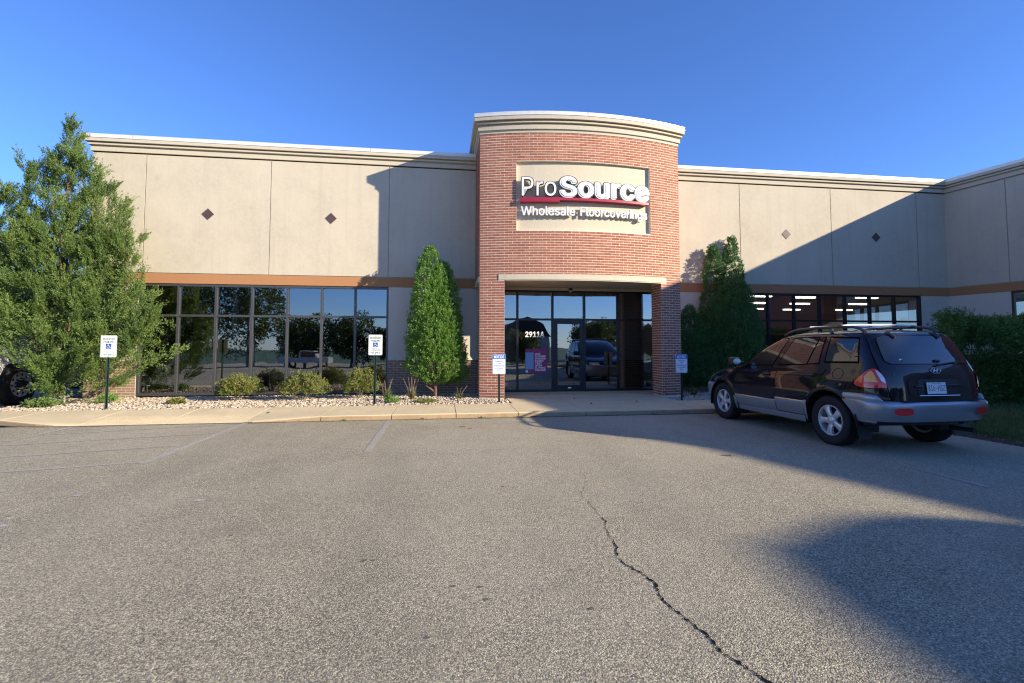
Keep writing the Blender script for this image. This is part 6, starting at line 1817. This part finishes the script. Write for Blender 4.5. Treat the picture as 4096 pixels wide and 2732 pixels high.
# ---------------------------------------------------------------- what lies behind the camera (seen mirrored in the glass)
pk = tag(empty("pickup_truck", (-14.5, -27.5, lot_z(0, -27.5)), math.radians(4)), "white pickup truck mirrored in the left window", "pickup")
def kpart(mb, name, mat, parent=None, **k): return mb.build(name, M[mat], parent or pk, **k)
def prof_body(prof, w, b=.06):
    mb = MB(); n = len(prof); mb.add([(x, -w, z) for x, z in prof] + [(x, w, z) for x, z in prof], [tuple(range(n)), tuple(range(2 * n - 1, n - 1, -1))] + [(k, n + k, n + (k + 1) % n, (k + 1) % n) for k in range(n)]); return mb
kpart(prof_body([(-2.75, .55), (2.7, .50), (2.75, .90), (2.6, 1.05), (1.35, 1.12), (-2.7, 1.10)], .95), "body", 'pickup_paint')
kpart(prof_body([(1.35, 1.12), (.75, 1.78), (-.45, 1.80), (-.60, 1.12)], .82), "cab", 'pickup_paint')
kpart(MB().box(-.35, 1.0, -.835, .835, 1.2, 1.68), "side_window", 'car_glass')
kpart(MB().box(-2.78, -2.70, -.92, -.78, .72, 1.02), "tail_light", 'tail_red'); kpart(MB().box(-2.78, -2.70, .78, .92, .72, 1.02), "tail_light", 'tail_red')
kpart(MB().box(-2.95, -2.72, -.9, .9, .45, .62), "rear_bumper", 'chrome')
for x in (-1.75, 1.75):
    for y in (-.82, .82):
        w = link("wheel", WM[0], M['rubber'], pk); w.location = (x, y, .36); link("rim", WM[2], M['alloy'], w)
def bg_tree(x, y, h, r, mat, label, seed, n=1500):
    rng = np.random.default_rng(seed); z0 = lot_z(0, y)
    t = tree_root("broadleaf_tree", (x, y, z0), label, "tree", "trees behind the camera mirrored in the windows")
    k = n; v = norm(rng.normal(size=(k, 3))) * (rng.random(k)[:, None] ** .45); lob = 1 + .25 * np.sin(5 * v[:, 0] + seed) * np.cos(4 * v[:, 2])
    C = np.column_stack([v[:, 0] * r * lob, v[:, 1] * r * lob, h * .58 + v[:, 2] * h * .42 * lob]); D = norm(v + rng.normal(size=(k, 3)) * .6)
    link("crown", cat_mesh("crown", [plumes(C, D, rng.uniform(.4, .8, k), 9, rng, .26, .15, 1.0, .6)]), M[mat], t)
    tr = MB(); tr.tube([(0, 0, -.3), (.05, 0, h * .3), (0, .1, h * .8)], [h * .028, h * .02, .02], 8)
    for q in range(7):
        a = q * .9; tr.tube([(0, 0, h * (.25 + .05 * q)), (math.cos(a) * r * .4, math.sin(a) * r * .4, h * (.45 + .05 * q)), (math.cos(a) * r * .75, math.sin(a) * r * .75, h * (.55 + .05 * q))], [.06, .04, .012], 6)
    tr.build("trunk", M['bark_grey'], t)
rr = random.Random(3)
for i, (x, y, h, r, mt) in enumerate(((-27, -30, 13, 4.2, 'maple_leaf'), (-21.5, -31, 12, 3.8, 'maple_leaf'), (-34, -30, 12, 4.5, 'maple_leaf'), (-17, -36, 6.2, 3.4, 'maple_leaf'), (-11.5, -37, 6.4, 3.2, 'maple_leaf'), (-6, -37, 5.4, 3.0, 'maple_leaf'), (-1, -40, 5.0, 3.0, 'autumn_leaf'),
                                      (5, -44, 4.6, 3.0, 'maple_leaf'), (12, -46, 4.8, 2.8, 'maple_leaf'), (22, -42, 6.5, 3.2, 'maple_leaf'), (30, -40, 6.0, 3.4, 'autumn_leaf'), (-42, -34, 11, 4.5, 'maple_leaf'))):
    bg_tree(x, y, h, r, mt, "mirrored broadleaf tree %s" % ("with reddish leaves" if mt == 'autumn_leaf' else "with green leaves") + (" towering in the upper left panes" if h > 10 else " low on the horizon of the windows"), 200 + i)
_bt = [o for o in bpy.data.objects if o.name.startswith("broadleaf_tree")]
by_place(_bt, "broadleaf tree mirrored in the shop windows, %s of the row", key=lambda l: l.x)
# verge hedge and barn
vg = MB(); vg.grid([[(x, y, lot_z(0, y) + .02) for x in (-500, -90, 0, 70, 500)] for y in (-590, -160, -70, -50, -31)]); tag(vg.build("verge", M['grass_leaf']), kind="structure")
def barn(x, y, w, h, label):
    b = tag(empty("barn", (x, y, lot_z(0, y))), label, "barn", "barns on the mirrored horizon")
    MB().box(-w / 2, w / 2, -5, 5, 0, h * .55).build("wall", M['kiosk_grey'], b)
    pr = [(-w / 2 - .3, h * .55), (-w * .34, h * .85), (0, h), (w * .34, h * .85), (w / 2 + .3, h * .55)]
    mb = MB(); n = 5; mb.add([(a, -5.3, c) for a, c in pr] + [(a, 5.3, c) for a, c in pr], [tuple(range(n)), tuple(range(2 * n - 1, n - 1, -1))] + [(k, k + 1, n + k + 1, n + k) for k in range(n - 1)]); mb.build("roof", M['tar_dark'], b)
    MB().box(-1.2, 1.2, 5.0, 5.06, 0, 2.6).build("door", M['white_metal'], b)
barn(15.0, -66, 9, 8.2, "barn with dark curved roof mirrored left of the door"); barn(31, -64, 10, 8.0, "barn with dark curved roof mirrored right of the door")
lp = tag(empty("lamp_post", (-18.2, -22, lot_z(0, -22))), "curved street lamp mirrored in the left window", "street lamp")
MB().tube([(0, 0, -.2), (0, 0, 7.6), (-.4, 0, 8.3), (-1.4, 0, 8.6)], [.10, .07, .055, .05], 8).build("pole", M['kiosk_dark'], lp); MB().bbox(-2.0, -1.3, -.15, .15, 8.5, 8.65, .04).build("lamp_head", M['kiosk_dark'], lp)
